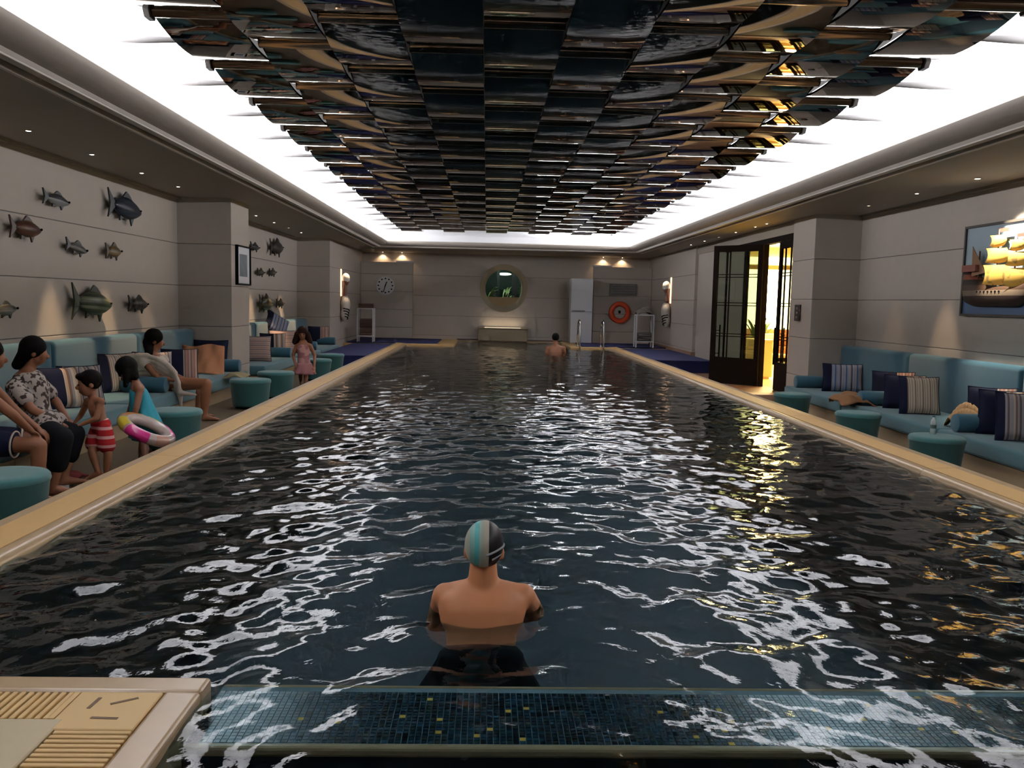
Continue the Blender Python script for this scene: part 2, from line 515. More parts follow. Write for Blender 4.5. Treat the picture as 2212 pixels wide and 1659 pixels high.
def coping(side, x_in, name):
    """raised sandstone kerb: wet rounded nose, flat band, outer lip; laid in long stones"""
    s = side
    prof = [(x_in, -0.20), (x_in - s * 0.0, -0.02), (x_in - s * 0.015, 0.02), (x_in - s * 0.05, 0.045), (x_in - s * 0.075, 0.05)]
    base = struct(MB().prism([(x_in - s * 0.10, -0.6), (x_in - s * 0.10, 0.0), (x_in - s * 0.34, 0.0), (x_in - s * 0.34, -0.6)], 'Y', Y0, 26.2).build(name, M_COPE2))
    y = 0.2 if side < 0 else 0.2
    L = 3.27
    ys = [(-2.9 + L * i, -2.9 + L * (i + 1) - 0.006) for i in range(9)]
    ys[-1] = (ys[-1][0], 26.2)
    for a, b in ys:
        nose = [(x_in - 0.0 * s, -0.04), (x_in, 0.005), (x_in + 0 * s - s * 0.012, 0.03), (x_in - s * 0.04, 0.045), (x_in - s * 0.082, 0.048), (x_in - s * 0.082, -0.12)]
        auto(MB().prism(nose, 'Y', a, b).build('nosing', M_COPE2, base), 60)
        auto(MB().prism([(x_in - s * 0.085, -0.1), (x_in - s * 0.085, 0.052), (x_in - s * 0.29, 0.062), (x_in - s * 0.29, -0.1)], 'Y', a, b).build('slab', M_COPE, base))
        MB().prism([(x_in - s * 0.295, -0.45), (x_in - s * 0.295, 0.056), (x_in - s * 0.345, 0.07), (x_in - s * 0.355, 0.066), (x_in - s * 0.355, -0.45)], 'Y', a, b).build('lip', M_COPE2, base)
    return base


# side > 0: water lies towards +X
coping(1, WL, 'trim_coping_left')
coping(-1, WR, 'trim_coping_right')
# far decks left and right of the water
YF = 25.6
for nm, x0, x1 in (('floor_far_left', -4.3, -1.02), ('floor_far_right', 2.60, 5.6)):
    d = struct(MB().box(x0, x1, YF, YB - 0.02, -0.04, 0.03).build(nm, M_COPE))
    MB().box(x0 + 0.05, x1 - 0.05, YF + 0.02, YB - 0.02, -1.5, -0.045).build('deck_body', M_POOL, d)
    if 'left' in nm:
        bevel(MB().box(-2.45, -0.95, YF - 0.08, YF + 0.35, -0.04, 0.05).build('edge_stone', M_COPE, d), 0.015)
        bevel(MB().box(-1.45, -0.95, YF + 0.35, YB - 0.3, -0.04, 0.05).build('edge_stone', M_COPE, d), 0.015)
    else:
        bevel(MB().box(2.52, 3.75, YF - 0.08, YF + 0.35, -0.04, 0.05).build('edge_stone', M_COPE, d), 0.015)
        bevel(MB().box(2.52, 2.90, YF + 0.35, YB - 0.3, -0.04, 0.05).build('edge_stone', M_COPE, d), 0.015)
struct(MB().box(-1.0, 2.6, 29.28, YB - 0.02, -0.3, 0.07).build('baseboard_back', mat('dark_stone', (0.05, 0.03, 0.025), 0.5)))
struct(bevel(MB().box(-1.0, 2.6, 29.10, 29.28, -0.3, 0.03).build('trim_far_edge', M_COPE2), 0.01))

# near left deck corner with drain grates
dk = struct(MB().box(-2.72, -0.96, 0.3, 2.87, -0.5, -0.005).build('floor_near', M_SLOT))
bevel(MB().box(-2.7, -0.93, 2.785, 2.895, -0.3, 0.032).build('border_stone', M_COPE2, dk), 0.014, 3)
bevel(MB().box(-1.05, -0.93, 0.3, 2.783, -0.3, 0.032).build('border_stone', M_COPE2, dk), 0.014, 3)
sl = MB().box(-0.5, 0.5, -0.5, 0.5, -0.5, 0.5)
for i in range(44):                           # grate along the far edge: bars run away from the viewer
    x = -1.345 - i * 0.0262
    if x < -2.45: break
    bevel(MB().box(x - 0.0165, x, 2.600, 2.780, -0.003, 0.028).build('grate_bar', M_GRATE, dk), 0.002, 1)
MB().box(-1.343, -1.325, 2.600, 2.780, -0.003, 0.028).build('grate_frame', M_GRATE, dk)
bevel(MB().box(-1.322, -1.054, 2.53, 2.780, -0.003, 0.029).build('corner_stone', M_GRATE, dk), 0.003, 1)
for i in range(40):                           # grate along the near edge
    y = 2.525 - i * 0.0262
    if y < 1.6: break
    bevel(MB().box(-1.285, -1.054, y - 0.0165, y, -0.003, 0.028).build('grate_bar', M_GRATE, dk), 0.002, 1)
bevel(MB().box(-2.7, -1.292, 0.4, 2.594, -0.003, 0.030).build('paving_slab', mat('paving', (0.50, 0.40, 0.24), 0.45, var=0.12, scale=7), dk), 0.004, 1)
for (cx_, cy_, ln, an) in ((-1.245, 2.70, 0.075, 1.50), (-1.155, 2.715, 0.085, 0.55), (-1.17, 2.60, 0.085, -0.05)):
    MB().box(-ln / 2, ln / 2, -0.006, 0.006, 0.0, 0.004).build('finger_slot', M_SLOT, dk, loc=(cx_, cy_, 0.0265), rot=(0, 0, an))

# submerged tiled ledge
LY0, LY1, LX0, LX1, LZ = 2.585, 3.035, -0.93, 3.64, -0.06
lg = struct(MB().box(LX0, LX1, LY0 + 0.005, LY1 - 0.005, -1.55, LZ - 0.012).build('floor_ledge', M_POOL))
MB().box(LX0, LX1, LY0 + 0.02, LY1 - 0.012, LZ - 0.012, LZ - 0.0012).build('grout_bed', mat('grout', (0.13, 0.185, 0.205), 0.8), lg)
bevel(MB().box(LX0, LX1, LY1 - 0.02, LY1, LZ - 0.03, LZ + 0.004).build('nosing', M_COPE2, lg), 0.01, 2)
bevel(MB().box(LX0, LX1, LY0, LY0 + 0.035, LZ - 0.03, LZ + 0.004).build('nosing', M_COPE2, lg), 0.01, 2)
TC = [tuple(q * .75 for q in c) for c in [(0.010, 0.028, 0.045), (0.012, 0.040, 0.062), (0.016, 0.052, 0.085), (0.014, 0.050, 0.055), (0.030, 0.030, 0.022)]]
TM = [mat('mosaic_%d' % i, c, 0.25, var=0.15, scale=30) for i, c in enumerate(TC)] + [mat('mosaic_gold', (0.75, 0.42, 0.06), 0.3, var=0.2, scale=30)]
tp = 0.0212; ts = 0.0185
tmes = []
for m_ in TM:
    tmes.append(MB().box(0, ts, 0, ts, -0.004, 0.0004).mesh('tile', m_))
rest = MB()
nrow = int((LY1 - LY0 - 0.07) / tp); ncol = int((LX1 - LX0) / tp)
for r in range(nrow):
    for c in range(ncol):
        x, y = LX0 + 0.004 + c * tp, LY0 + 0.038 + r * tp
        q = random.random(); k = 5 if q < 0.012 else (4 if q < 0.10 else random.choice([0, 0, 1, 1, 2, 3]))
        if r < 3 and c < 100:
            link('tile', tmes[k], lg, (x, y, LZ))
        else:
            rest.cur = k; rest.box(x, x + ts, y, y + ts, LZ - 0.004, LZ + 0.0004)
ro = rest.build('mosaic_tiles', TM, lg); ro['kind'] = 'stuff'

# ------------------------------------------------------------------ water
SWX, SWY = 0.01, 3.6         # foreground swimmer


def wave_field(X, Y):
    rng = np.random.RandomState(3)
    Z = np.zeros_like(X)
    for i in range(60):
        lam = 0.085 * (10 ** (rng.rand() * 0.85))
        th = rng.rand() * 2 * PI
        k = 2 * PI / lam
        amp = 0.0125 * lam / math.sqrt(60) * 2.1 * (0.6 + 0.8 * rng.rand())
        Z += amp * np.sin(k * (X * math.cos(th) + Y * math.sin(th)) + rng.rand() * 2 * PI)
    Z *= 1.0 - 0.45 * np.clip((Y - 5.0) / 8.0, 0, 1)
    d = np.sqrt((X - SWX) ** 2 + (Y - SWY) ** 2)
    Z += 0.006 * np.sin(2 * PI * d / 0.30) * np.exp(-d / 0.7) * (d > 0.15)
    d2 = np.sqrt((X - 2.2) ** 2 + (Y - 24.0) ** 2)
    Z += 0.004 * np.sin(2 * PI * d2 / 0.35) * np.exp(-d2 / 0.9)
    return Z


xs = np.linspace(WL + 0.0, WR - 0.0, 301)
ys = [1.0]
while ys[-1] < 29.15: ys.append(ys[-1] + 0.018 + 0.003 * max(0, ys[-1] - 2))
ys = np.array(ys); ys[-1] = 29.15
XX, YY = np.meshgrid(xs, ys)
ZZ = wave_field(XX, YY)
nx, ny = len(xs), len(ys)
verts = np.stack([XX.ravel(), YY.ravel(), ZZ.ravel()], 1)
idx = np.arange(nx * ny).reshape(ny, nx)
quads = np.stack([idx[:-1, :-1], idx[:-1, 1:], idx[1:, 1:], idx[1:, :-1]], -1).reshape(-1, 4)
cx_ = (XX[:-1, :-1] + XX[1:, 1:]).ravel() / 2; cy_ = (YY[:-1, :-1] + YY[1:, 1:]).ravel() / 2
keep = ~(((cx_ < -0.94) & (cy_ < 2.88)) | ((cx_ < -0.98) & (cy_ > YF - 0.05)) | ((cx_ > 2.54) & (cy_ > YF - 0.05)))
quads = quads[keep]
wm = bpy.data.meshes.new('pool_water')
wm.from_pydata(verts.tolist(), [], quads.tolist())
wm.polygons.foreach_set('use_smooth', [True] * len(wm.polygons))
M_WATER = bpy.data.materials.new('water'); M_WATER.use_nodes = True
nt = M_WATER.node_tree; nt.nodes.clear()
out = nt.nodes.new('ShaderNodeOutputMaterial'); mxs = nt.nodes.new('ShaderNodeMixShader')
fr = nt.nodes.new('ShaderNodeFresnel'); fr.inputs['IOR'].default_value = 1.33
ge = nt.nodes.new('ShaderNodeNewGeometry'); mr = nt.nodes.new('ShaderNodeMapRange'); mr.inputs['To Min'].default_value = 1.33; mr.inputs['To Max'].default_value = 1 / 1.33
nt.links.new(ge.outputs['Backfacing'], mr.inputs['Value']); nt.links.new(mr.outputs['Result'], fr.inputs['IOR'])
tr = nt.nodes.new('ShaderNodeBsdfTransparent'); tr.inputs[0].default_value = (0.60, 0.73, 0.76, 1)
gl = nt.nodes.new('ShaderNodeBsdfGlossy'); gl.inputs['Roughness'].default_value = 0.0
gl.inputs['Color'].default_value = (1, 1, 1, 1)
tc = nt.nodes.new('ShaderNodeTexCoord'); mp = nt.nodes.new('ShaderNodeMapping'); mp.inputs['Scale'].default_value = (1.0, 1.0, 1)
no = nt.nodes.new('ShaderNodeTexNoise'); no.inputs['Scale'].default_value = 15; no.inputs['Detail'].default_value = 3
bp = nt.nodes.new('ShaderNodeBump'); bp.inputs['Strength'].default_value = 0.22; bp.inputs['Distance'].default_value = 0.010
nt.links.new(tc.outputs['Object'], mp.inputs[0]); nt.links.new(mp.outputs[0], no.inputs['Vector'])
nt.links.new(no.outputs['Fac'], bp.inputs['Height'])
for q in (fr, gl): nt.links.new(bp.outputs['Normal'], q.inputs['Normal'])
nt.links.new(fr.outputs[0], mxs.inputs[0]); nt.links.new(tr.outputs[0], mxs.inputs[1]); nt.links.new(gl.outputs[0], mxs.inputs[2])
nt.links.new(mxs.outputs[0], out.inputs[0])
wm.materials.append(M_WATER)
wo = bpy.data.objects.new('pool_water', wm); C.objects.link(wo)
tag(wo, 'dark rippling pool water with streaks of reflected cove light', 'water'); wo['kind'] = 'stuff'
# ------------------------------------------------------------------ sofas
def rbox(x0, x1, y0, y1, z0, z1, name, m, parent, bw=0.04, seg=4):
    o = MB().box(x0, x1, y0, y1, z0, z1).build(name, m, parent); bevel(o, bw, seg)
    for p in o.data.polygons: p.use_smooth = True
    return o


def sofa(side, ya, yb, zf, zs, xf, xw, label, ztop, bolster=None, pl=True):
    """built-in bench: side +1 = against the left wall, faces +X. plinth, seat cushion, tall back, bolster arm"""
    cy = (ya + yb) / 2
    t = thing('bench_sofa', label, 'sofa', (xw, cy, zf), group='blue bench sofas along the walls')
    s = side; d = abs(xf - xw); h = (yb - ya) / 2

    def X(a, b): return sorted((s * a, s * b))
    x0, x1 = X(0.05, d - 0.04); MB().box(x0, x1, -h, h, 0, zs - 0.19 - zf).build('plinth', M_PLINTH, t)
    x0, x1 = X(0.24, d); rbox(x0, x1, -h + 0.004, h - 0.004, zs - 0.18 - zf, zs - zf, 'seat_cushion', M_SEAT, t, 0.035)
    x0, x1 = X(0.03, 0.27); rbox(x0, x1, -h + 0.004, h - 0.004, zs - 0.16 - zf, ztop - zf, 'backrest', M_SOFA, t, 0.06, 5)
    for yb_ in (bolster or []):
        b = MB(); r = 0.105
        xs_ = [s * (d - 0.62), s * (d - 0.60), s * (d - 0.10), s * (d - 0.075), s * (d - 0.07)]
        b.tube([(x, yb_ - cy, zs - zf + r - 0.005) for x in xs_], [r * 0.85, r, r, r * 0.93, r * 0.8], 24)
        auto(b.build('bolster_arm', M_SOFA, t), 50)
    return t


LS, RS = 0.11, 0.02            # seat heights left and right
XFL, XFR = -3.97, 5.16
sofa(1, 4.9, 7.35, FLZ, LS, XFL, XL, 'blue bench sofa at the left edge behind the seated woman in the patterned blouse', 0.80)
sofa(1, 7.36, 9.75, FLZ, LS, XFL, XL, 'blue bench sofa behind the standing boy on the left', 0.80)
sofa(1, 9.76, 12.1, FLZ, LS, XFL, XL, 'blue bench sofa behind the girl in the turquoise dress', 0.80, [10.95])
sofa(1, 12.11, 14.43, FLZ, LS, XFL, XL, 'blue bench sofa with the towel-wrapped woman, next to the near left pillar', 0.80, [14.2])
sofa(1, 15.52, 18.2, FLZ, LS, XFL, XL, 'blue bench sofa just beyond the near left pillar', 0.80, [17.9])
sofa(1, 18.21, 20.8, FLZ, LS, XFL, XL, 'blue bench sofa in the middle of the far left alcove', 0.80, [20.6])
sofa(1, 20.81, 23.38, FLZ, LS, XFL, XL, 'blue bench sofa at the far end of the far left alcove', 0.80, [23.1])
sofa(-1, 12.2, 14.58, FRZ, RS, XFR, XR, 'blue bench sofa against the right pillar beside the doors', 0.74, [14.25])
sofa(-1, 9.55, 12.19, FRZ, RS, XFR, XR, 'blue bench sofa under the ship picture', 0.74, [11.75])
sofa(-1, 6.6, 9.54, FRZ, RS, XFR, XR, 'blue bench sofa cut off by the right edge', 0.74, [9.3])


def ottoman(x, y, zf, label, dx=0.29, h=0.42):
    t = thing('ottoman', label, 'ottoman', (x, y, zf), group='round teal ottomans')
    b = MB(); b.lathe([(dx * 0.80, 0.03), (dx * 0.83, 0.035), (dx * 0.86, 0.06), (dx * 0.97, h - 0.07), (dx, h - 0.05)], 40)
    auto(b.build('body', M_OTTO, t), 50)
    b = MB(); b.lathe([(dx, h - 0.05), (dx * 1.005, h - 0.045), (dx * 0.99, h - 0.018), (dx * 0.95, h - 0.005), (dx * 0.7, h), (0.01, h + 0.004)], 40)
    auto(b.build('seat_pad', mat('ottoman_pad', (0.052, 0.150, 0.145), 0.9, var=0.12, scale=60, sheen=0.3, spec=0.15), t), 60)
    b = MB(); b.lathe([(dx * 0.72, 0.0), (dx * 0.72, 0.03)], 32); b.build('foot_ring', M_BLACK, t)
    return t


for (pxx, pyy, zf, zt, lab) in (
        (2, 1022, FLZ, 0.17, 'large teal ottoman at the left edge in front of the seated women'),
        (374, 884, FLZ, 0.17, 'teal ottoman behind the girl in the turquoise dress'),
        (541, 818, FLZ, 0.17, 'teal ottoman in front of the near left pillar'),
        (596, 802, FLZ, 0.17, 'teal ottoman just past the near left pillar, before the girl in pink'),
        (684, 775, FLZ, 0.17, 'teal ottoman right beside the girl in the pink swimsuit'),
        (714, 764, FLZ, 0.17, 'farthest teal ottoman on the left, next to the blue mats'),
        (2024, 941, FRZ, 0.07, 'teal ottoman carrying the water bottle'),
        (1854, 890, FRZ, 0.07, 'middle teal ottoman of the three on the right'),
        (1712, 849, FRZ, 0.07, 'teal ottoman closest to the glass doors')):
    p = at(pxx, pyy, Z=zt)
    ottoman(p.x, p.y, zf, lab, 0.29 if zf == FLZ else 0.275)

# ------------------------------------------------------------------ cushions
BE = (0.50, 0.36, 0.26); CR = (0.62, 0.52, 0.42); BR = (0.20, 0.12, 0.09); GB = (0.22, 0.25, 0.33); BL = (0.05, 0.12, 0.28); NV = (0.010, 0.013, 0.035); GR = (0.30, 0.27, 0.27)
S_BEIGE = stripes('stripe_beige', 0, 11, [CR, BE, BR, CR, (0.30, 0.25, 0.20), CR, BE, (0.34, 0.30, 0.26)], NV, -0.16)
S_BLUE = stripes('stripe_blue', 0, 6, [GB, (0.30, 0.28, 0.33), BL, GB, (0.34, 0.27, 0.28), GB, (0.05, 0.06, 0.12), (0.32, 0.30, 0.33)], NV, -0.17)
S_GREY = stripes('stripe_grey', 0, 9, [GR, (0.42, 0.36, 0.32), BR, GR, (0.12, 0.10, 0.12), GR], NV, -0.17)
S_RED = stripes('stripe_rust', 0, 12, [(0.42, 0.22, 0.17), (0.32, 0.16, 0.13), (0.45, 0.32, 0.26), (0.20, 0.15, 0.13)], NV, 0.05)
S_ROSE = stripes('stripe_rose', 2, 12, [(0.42, 0.25, 0.21), (0.50, 0.38, 0.32), (0.30, 0.2, 0.19), (0.46, 0.36, 0.32)], NV, -9)
S_NAVYL = stripes('stripe_navy_left', 0, 9, [CR, BE, BR, GR], NV, 0.02)


def cushion_mesh(name, m, w=0.46, h=0.46, t=0.075):
    n = 14; b = MB(); vs = []; fs = []
    for sgn in (1, -1):
        for j in range(n + 1):
            for i in range(n + 1):
                u, v = -1 + 2 * i / n, -1 + 2 * j / n
                pin = 1 - 0.07 * (1 - abs(u)) * 0 - 0.06 * (u * u * (1 - v * v) * 0) 
                x = u * w / 2 * (1 - 0.055 * (1 - v * v)); z = v * h / 2 * (1 - 0.055 * (1 - u * u))
                y = sgn * t * ((1 - u ** 4) * (1 - v ** 4)) ** 0.55
                vs.append((x, y, z))
    N = (n + 1) ** 2
    for s_ in (0, 1):
        for j in range(n):
            for i in range(n):
                q = [s_ * N + j * (n + 1) + i, s_ * N + j * (n + 1) + i + 1, s_ * N + (j + 1) * (n + 1) + i + 1, s_ * N + (j + 1) * (n + 1) + i]
                fs.append(tuple(q if s_ == 1 else q[::-1]))
    b.add(vs, fs)
    return b.mesh(name, m, True)


def cushion(loc, rz, tilt, m, label, w=0.46, h=0.46, t=0.075, ry=0.0, cover=None, sewn=True):
    """loc = middle of the lower edge; front face looks along local -Y"""
    tg = thing('throw_cushion', label, 'cushion', loc, rz, 'striped throw cushions on the sofas')
    o = link('cushion_body', cushion_mesh('cushion_body', m, w, h, t), tg, (0, math.sin(tilt) * h / 2, h / 2 * math.cos(tilt)), (-tilt, ry, 0))
    pp = []
    for (a, b) in ((-1, -1), (1, -1), (1, 1), (-1, 1)):
        for k in range(8):
            f = k / 8
            a2, b2 = {(-1, -1): (-1 + 2 * f, -1), (1, -1): (1, -1 + 2 * f), (1, 1): (1 - 2 * f, 1), (-1, 1): (-1, 1 - 2 * f)}[(a, b)]
            pp.append((a2 * w / 2 * (1 - 0.055 * (1 - b2 * b2)), 0, b2 * h / 2 * (1 - 0.055 * (1 - a2 * a2))))
    pp.append(pp[0]); pb = MB(); pb.tube(pp, 0.006, 6, False)
    pb.build('piping', M_NAVY, o, True)
    return tg


QL = PI / 2      # left cushions face +X (front -Y turned to +X)
# left wall
P = at(140, 882, X=-4.55); cushion((-4.50, P.y - 0.12, LS), 0.9, 0.30, S_NAVYL, 'striped and navy cushion behind the woman in the patterned blouse')
P = at(175, 880, X=-4.45); cushion((-4.42, P.y, LS), 0.75, 0.32, S_GREY, 'navy-edged cushion directly behind the boy')
P = at(265, 848, X=-4.6); cushion((-4.60, P.y, LS), 0.95, 0.25, S_BEIGE, 'beige striped cushion left of the girl in the turquoise dress', 0.5, 0.5)
P = at(325, 842, X=-4.5); cushion((-4.40, P.y - 0.1, LS), 0.55, 0.32, S_GREY, 'striped and navy cushion right of the girl in the turquoise dress', 0.5, 0.5)
P = at(360, 820, X=-4.5); cushion((-4.35, P.y + 0.1, LS), 0.35, 0.36, S_RED, 'rust striped cushion propped against the towel-wrapped woman', 0.5, 0.5)
P = at(445, 812, X=-4.55); cushion((-4.55, 14.25, LS), 0.10, 0.22, M_NAVY, 'plain navy cushion leaning on the near left pillar', 0.55, 0.52)
P = at(560, 790, X=-4.35); cushion((-4.40, P.y, LS), 0.25, 0.25, S_ROSE, 'rust striped cushion lit by a downlight past the near left pillar', 0.55, 0.5)
P = at(588, 788, X=-4.4); cushion((-4.42, P.y + 0.15, LS), 0.3, 0.22, S_NAVYL, 'navy cushion behind the lit rust cushion', 0.52, 0.5)
P = at(612, 775, X=-4.5); cushion((-4.48, P.y, LS), 0.35, 0.25, S_ROSE, 'large pale rose striped cushion left of the girl in pink', 0.62, 0.52)
cushion((-4.66, P.y + 0.25, LS + 0.42), 0.75, 0.35, S_BLUE, 'dark blue striped cushion lying askew on top of the rose cushion', 0.58, 0.46, ry=0.5)
P = at(686, 748, X=-4.5); cushion((-4.48, P.y, LS), 0.15, 0.25, S_RED, 'pink and navy cushion behind the shoulder of the girl in pink', 0.55, 0.5)
# right wall
PR_ = -PI / 2
P = at(1815, 843, X=5.75); cushion((5.78, P.y, RS), -0.28, 0.22, S_BLUE, 'blue striped cushion beside the right pillar', 0.62, 0.46)
P = at(1918, 846, X=5.65); cushion((5.76, P.y + 0.10, RS), -0.45, 0.25, S_RED, 'rust and navy cushion at the back of the middle right group', 0.56, 0.48)
P = at(1945, 862, X=5.62); cushion((5.68, P.y + 0.02, RS), -0.40, 0.26, S_NAVYL, 'navy cushion in the middle of the right group', 0.52, 0.47)
P = at(1992, 886, X=5.65); cushion((5.62, P.y, RS), -0.18, 0.28, S_BEIGE, 'beige striped cushion with a navy edge at the front of the middle right group', 0.50, 0.50)
P = at(2128, 905, X=5.68); cushion((5.74, P.y, RS), -0.55, 0.28, S_RED, 'rust striped cushion next to the crumpled tan towel', 0.50, 0.50)
P = at(2160, 925, X=5.6); cushion((5.64, P.y + 0.02, RS), -0.5, 0.26, S_NAVYL, 'navy cushion second from the right edge', 0.50, 0.50)
P = at(2195, 952, X=5.55); cushion((5.58, P.y - 0.05, RS), -0.35, 0.28, S_GREY, 'navy and grey striped cushion cut by the right edge', 0.50, 0.52)


def rumple(name, label, loc, size, m, seed=0, cat='towel', amp=0.35, rz=0.0):
    """crumpled cloth lying in folds"""
    rng = np.random.RandomState(seed); nx_, ny_ = 26, 20; sx, sy, sz = size
    b = MB(); vs = []; fs = []
    ph = rng.rand(10) * 6.28; kx = rng.rand(10) * 5 + 1.5; ky = rng.rand(10) * 5 + 1.5
    for lay in (0, 1):
        for j in range(ny_ + 1):
            for i in range(nx_ + 1):
                u, v = -1 + 2 * i / nx_, -1 + 2 * j / ny_
                r = min(1, math.sqrt(u * u + v * v) / 1.25)
                dome = max(0, 1 - r ** 2.2)
                f = sum(math.sin(kx[q] * u * 1.6 + ky[q] * v * 1.6 + ph[q]) for q in range(10)) / 10
                z = sz * (dome * (0.75 + amp * 1.6 * f) + 0.10 * abs(f)) + 0.012
                ed = 1 + 0.10 * math.sin(5 * math.atan2(v, u) + ph[0])
                vs.append((u * sx / 2 * ed * (1 - 0.12 * abs(u * v)), v * sy / 2 * ed * (1 - 0.12 * abs(u * v)), z if lay == 0 else max(0.001, z - 0.012)))
    N = (nx_ + 1) * (ny_ + 1)
    for lay in (0, 1):
        for j in range(ny_):
            for i in range(nx_):
                q = [lay * N + j * (nx_ + 1) + i, lay * N + j * (nx_ + 1) + i + 1, lay * N + (j + 1) * (nx_ + 1) + i + 1, lay * N + (j + 1) * (nx_ + 1) + i]
                fs.append(tuple(q if lay == 0 else q[::-1]))
    ring = [i for i in range(nx_ + 1)] + [(j + 1) * (nx_ + 1) + nx_ for j in range(ny_)] + [ny_ * (nx_ + 1) + i for i in range(nx_ - 1, -1, -1)] + [j * (nx_ + 1) for j in range(ny_ - 1, 0, -1)]
    for a, c in zip(ring, ring[1:] + ring[:1]): fs.append((a, N + a, N + c, c))
    b.add(vs, fs); o = b.build(name, m, None, True, loc, (0, 0, rz))
    return tag(o, label, cat)


P = at(1838, 868, Z=RS + 0.03); rumple('crumpled_towel', 'crumpled tan towel beside the blue striped cushion on the right', (P.x, P.y, RS - 0.004), (0.52, 0.60, 0.19), mat('tan_towel2', (0.24, 0.115, 0.05), 0.95), 4)
P = at(2075, 920, Z=RS + 0.03); rumple('crumpled_towel', 'crumpled pale tan towel left of the rust cushion at the right edge', (P.x + 0.1, P.y, RS - 0.004), (0.42, 0.55, 0.26), M_TAN, 9)
P = at(545, 812, Z=LS + 0.03); rumple('crumpled_towel', 'small crumpled cloth on the seat under the lit rust cushion', (P.x - 0.22, P.y, LS - 0.004), (0.35, 0.40, 0.10), mat('olive_cloth', (0.30, 0.24, 0.13), 0.95), 5)
# coral towel draped over the navy cushion beside the towel-wrapped woman
cor = MB(); n = 20; vs = []; fs = []
for lay in (0, 1):
    for j in range(n + 1):
        for i in range(n + 1):
            u, v = -1 + 2 * i / n, j / n
            w_ = 0.34 + 0.07 * (1 - v)
            fold = 0.018 * math.sin(9 * u + 5 * v) + 0.012 * math.sin(15 * u - 6 * v)
            y = -0.12 - 0.20 * (1 - v) ** 1.6 - 0.07 * (1 - u * u) + fold + (0.012 if lay else 0)
            vs.append((u * w_ + 0.04 * (v - 0.5), y, 0.02 + 0.43 * v - 0.05 * u * u * (1 - v) + 0.02 * math.sin(4 * u) * v))
N = (n + 1) ** 2
for lay in (0, 1):
    for j in range(n):
        for i in range(n):
            q = [lay * N + j * (n + 1) + i, lay * N + j * (n + 1) + i + 1, lay * N + (j + 1) * (n + 1) + i + 1, lay * N + (j + 1) * (n + 1) + i]
            fs.append(tuple(q if lay == 0 else q[::-1]))
ring = list(range(n + 1)) + [(j + 1) * (n + 1) + n for j in range(n)] + [n * (n + 1) + i for i in range(n - 1, -1, -1)] + [j * (n + 1) for j in range(n - 1, 0, -1)]
for a, c in zip(ring, ring[1:] + ring[:1]): fs.append((a, N + a, N + c, c))
cor.add(vs, fs)
P = at(434, 812, Y=13.9)
tag(cor.build('coral_towel', M_CORAL, None, True, (P.x, 14.0, LS), (0, 0, 0.1)), 'coral towel draped over the navy cushion beside the near left pillar', 'towel')

# water bottle on the ottoman
P = at(2015, 937, Z=0.075)
t = thing('water_bottle', 'clear plastic water bottle standing on the right ottoman', 'bottle', (P.x + 0.01, P.y + 0.02, 0.069))
auto(MB().lathe([(0.026, 0.0), (0.030, 0.008), (0.030, 0.05), (0.028, 0.055), (0.030, 0.06), (0.030, 0.125), (0.026, 0.145), (0.013, 0.165), (0.013, 0.178)], 20).build('bottle_body', mat('clear_plastic', (0.55, 0.62, 0.62), 0.1, coat=0.5), t), 50)
auto(MB().lathe([(0.0145, 0.178), (0.0145, 0.195), (0.012, 0.197)], 16).build('cap', mat('bottle_cap', (0.10, 0.16, 0.2), 0.5), t), 50)
auto(MB().lathe([(0.0308, 0.062), (0.0308, 0.10)], 20).build('paper_label', mat('bottle_label', (0.10, 0.16, 0.14), 0.6), t), 50)

# ------------------------------------------------------------------ downlights
M_LAMP = mat('lamp_glow', (1.0, 0.86, 0.66), emit=14.0)
M_LAMPD = mat('lamp_glow_dim', (1.0, 0.80, 0.60), emit=2.0)


def downlight(x, y, label, group, z=ZS, lit=True, target=None, power=0, ang=44, col=WARM, r=0.026):
    t = thing('downlight', label, 'downlight', (x, y, z), group=group)
    b = MB(); b.lathe([(r + 0.02, 0.0), (r + 0.022, -0.004), (r + 0.004, -0.007), (r, -0.004), (r, 0.0)], 20)
    auto(b.build('bezel', M_CORN, t), 60)
    b = MB(); b.lathe([(r, -0.003), (r * 0.6, -0.008), (0.002, -0.010)], 16)
    b.build('lamp', M_LAMP if lit else M_LAMPD, t, True)
    if power:
        s = spot((x, y, z - 0.03), target, power, col, ang); s.parent = t; s.matrix_parent_inverse = Matrix.Translation((-x, -y, -z))
    return t


for i, (y, pw) in enumerate(((8.88, 260), (10.26, 300), (11.70, 300), (13.05, 110))):
    downlight(-4.60, y, '%s recessed downlight from the left edge above the near fish wall' % ORD[i].capitalize(), 'downlights over the near fish wall',
              target=(-4.86, y, 0), power=pw, ang=30)
for i, (y, pw) in enumerate(((17.35, 380), (18.8, 420), (20.15, 420), (21.5, 460))):
    downlight(-4.60, y, '%s recessed downlight past the near left pillar above the far fish wall' % ORD[i].capitalize(), 'downlights over the far fish wall', lit=i != 2,
              target=(-4.86, y, 0), power=pw, ang=30)
for i, (y, pw) in enumerate(((11.72, 180), (13.2, 50))):
    downlight(5.84, y, ('Small recessed downlight second from the right edge above the blue sofas', 'Faint recessed downlight beside the right pillar')[i], 'downlights over the right sofas', lit=i == 0,
              target=(6.12, y, 0), power=pw, ang=32)
downlight(5.86, 10.30, 'Bright white recessed spotlight shining on the ship picture', 'downlights over the right sofas', target=(6.42, 9.95, 1.45), power=430, ang=66, col=(1.0, 0.93, 0.78), r=0.034)
for i, y in enumerate((16.4, 17.1, 18.45, 19.8, 21.1, 22.5)):
    downlight(5.66 - 0.35, y, '%s recessed downlight counted from the right pillar over the doors' % ORD[i].capitalize(), 'downlights over the doors', lit=i not in (3,))
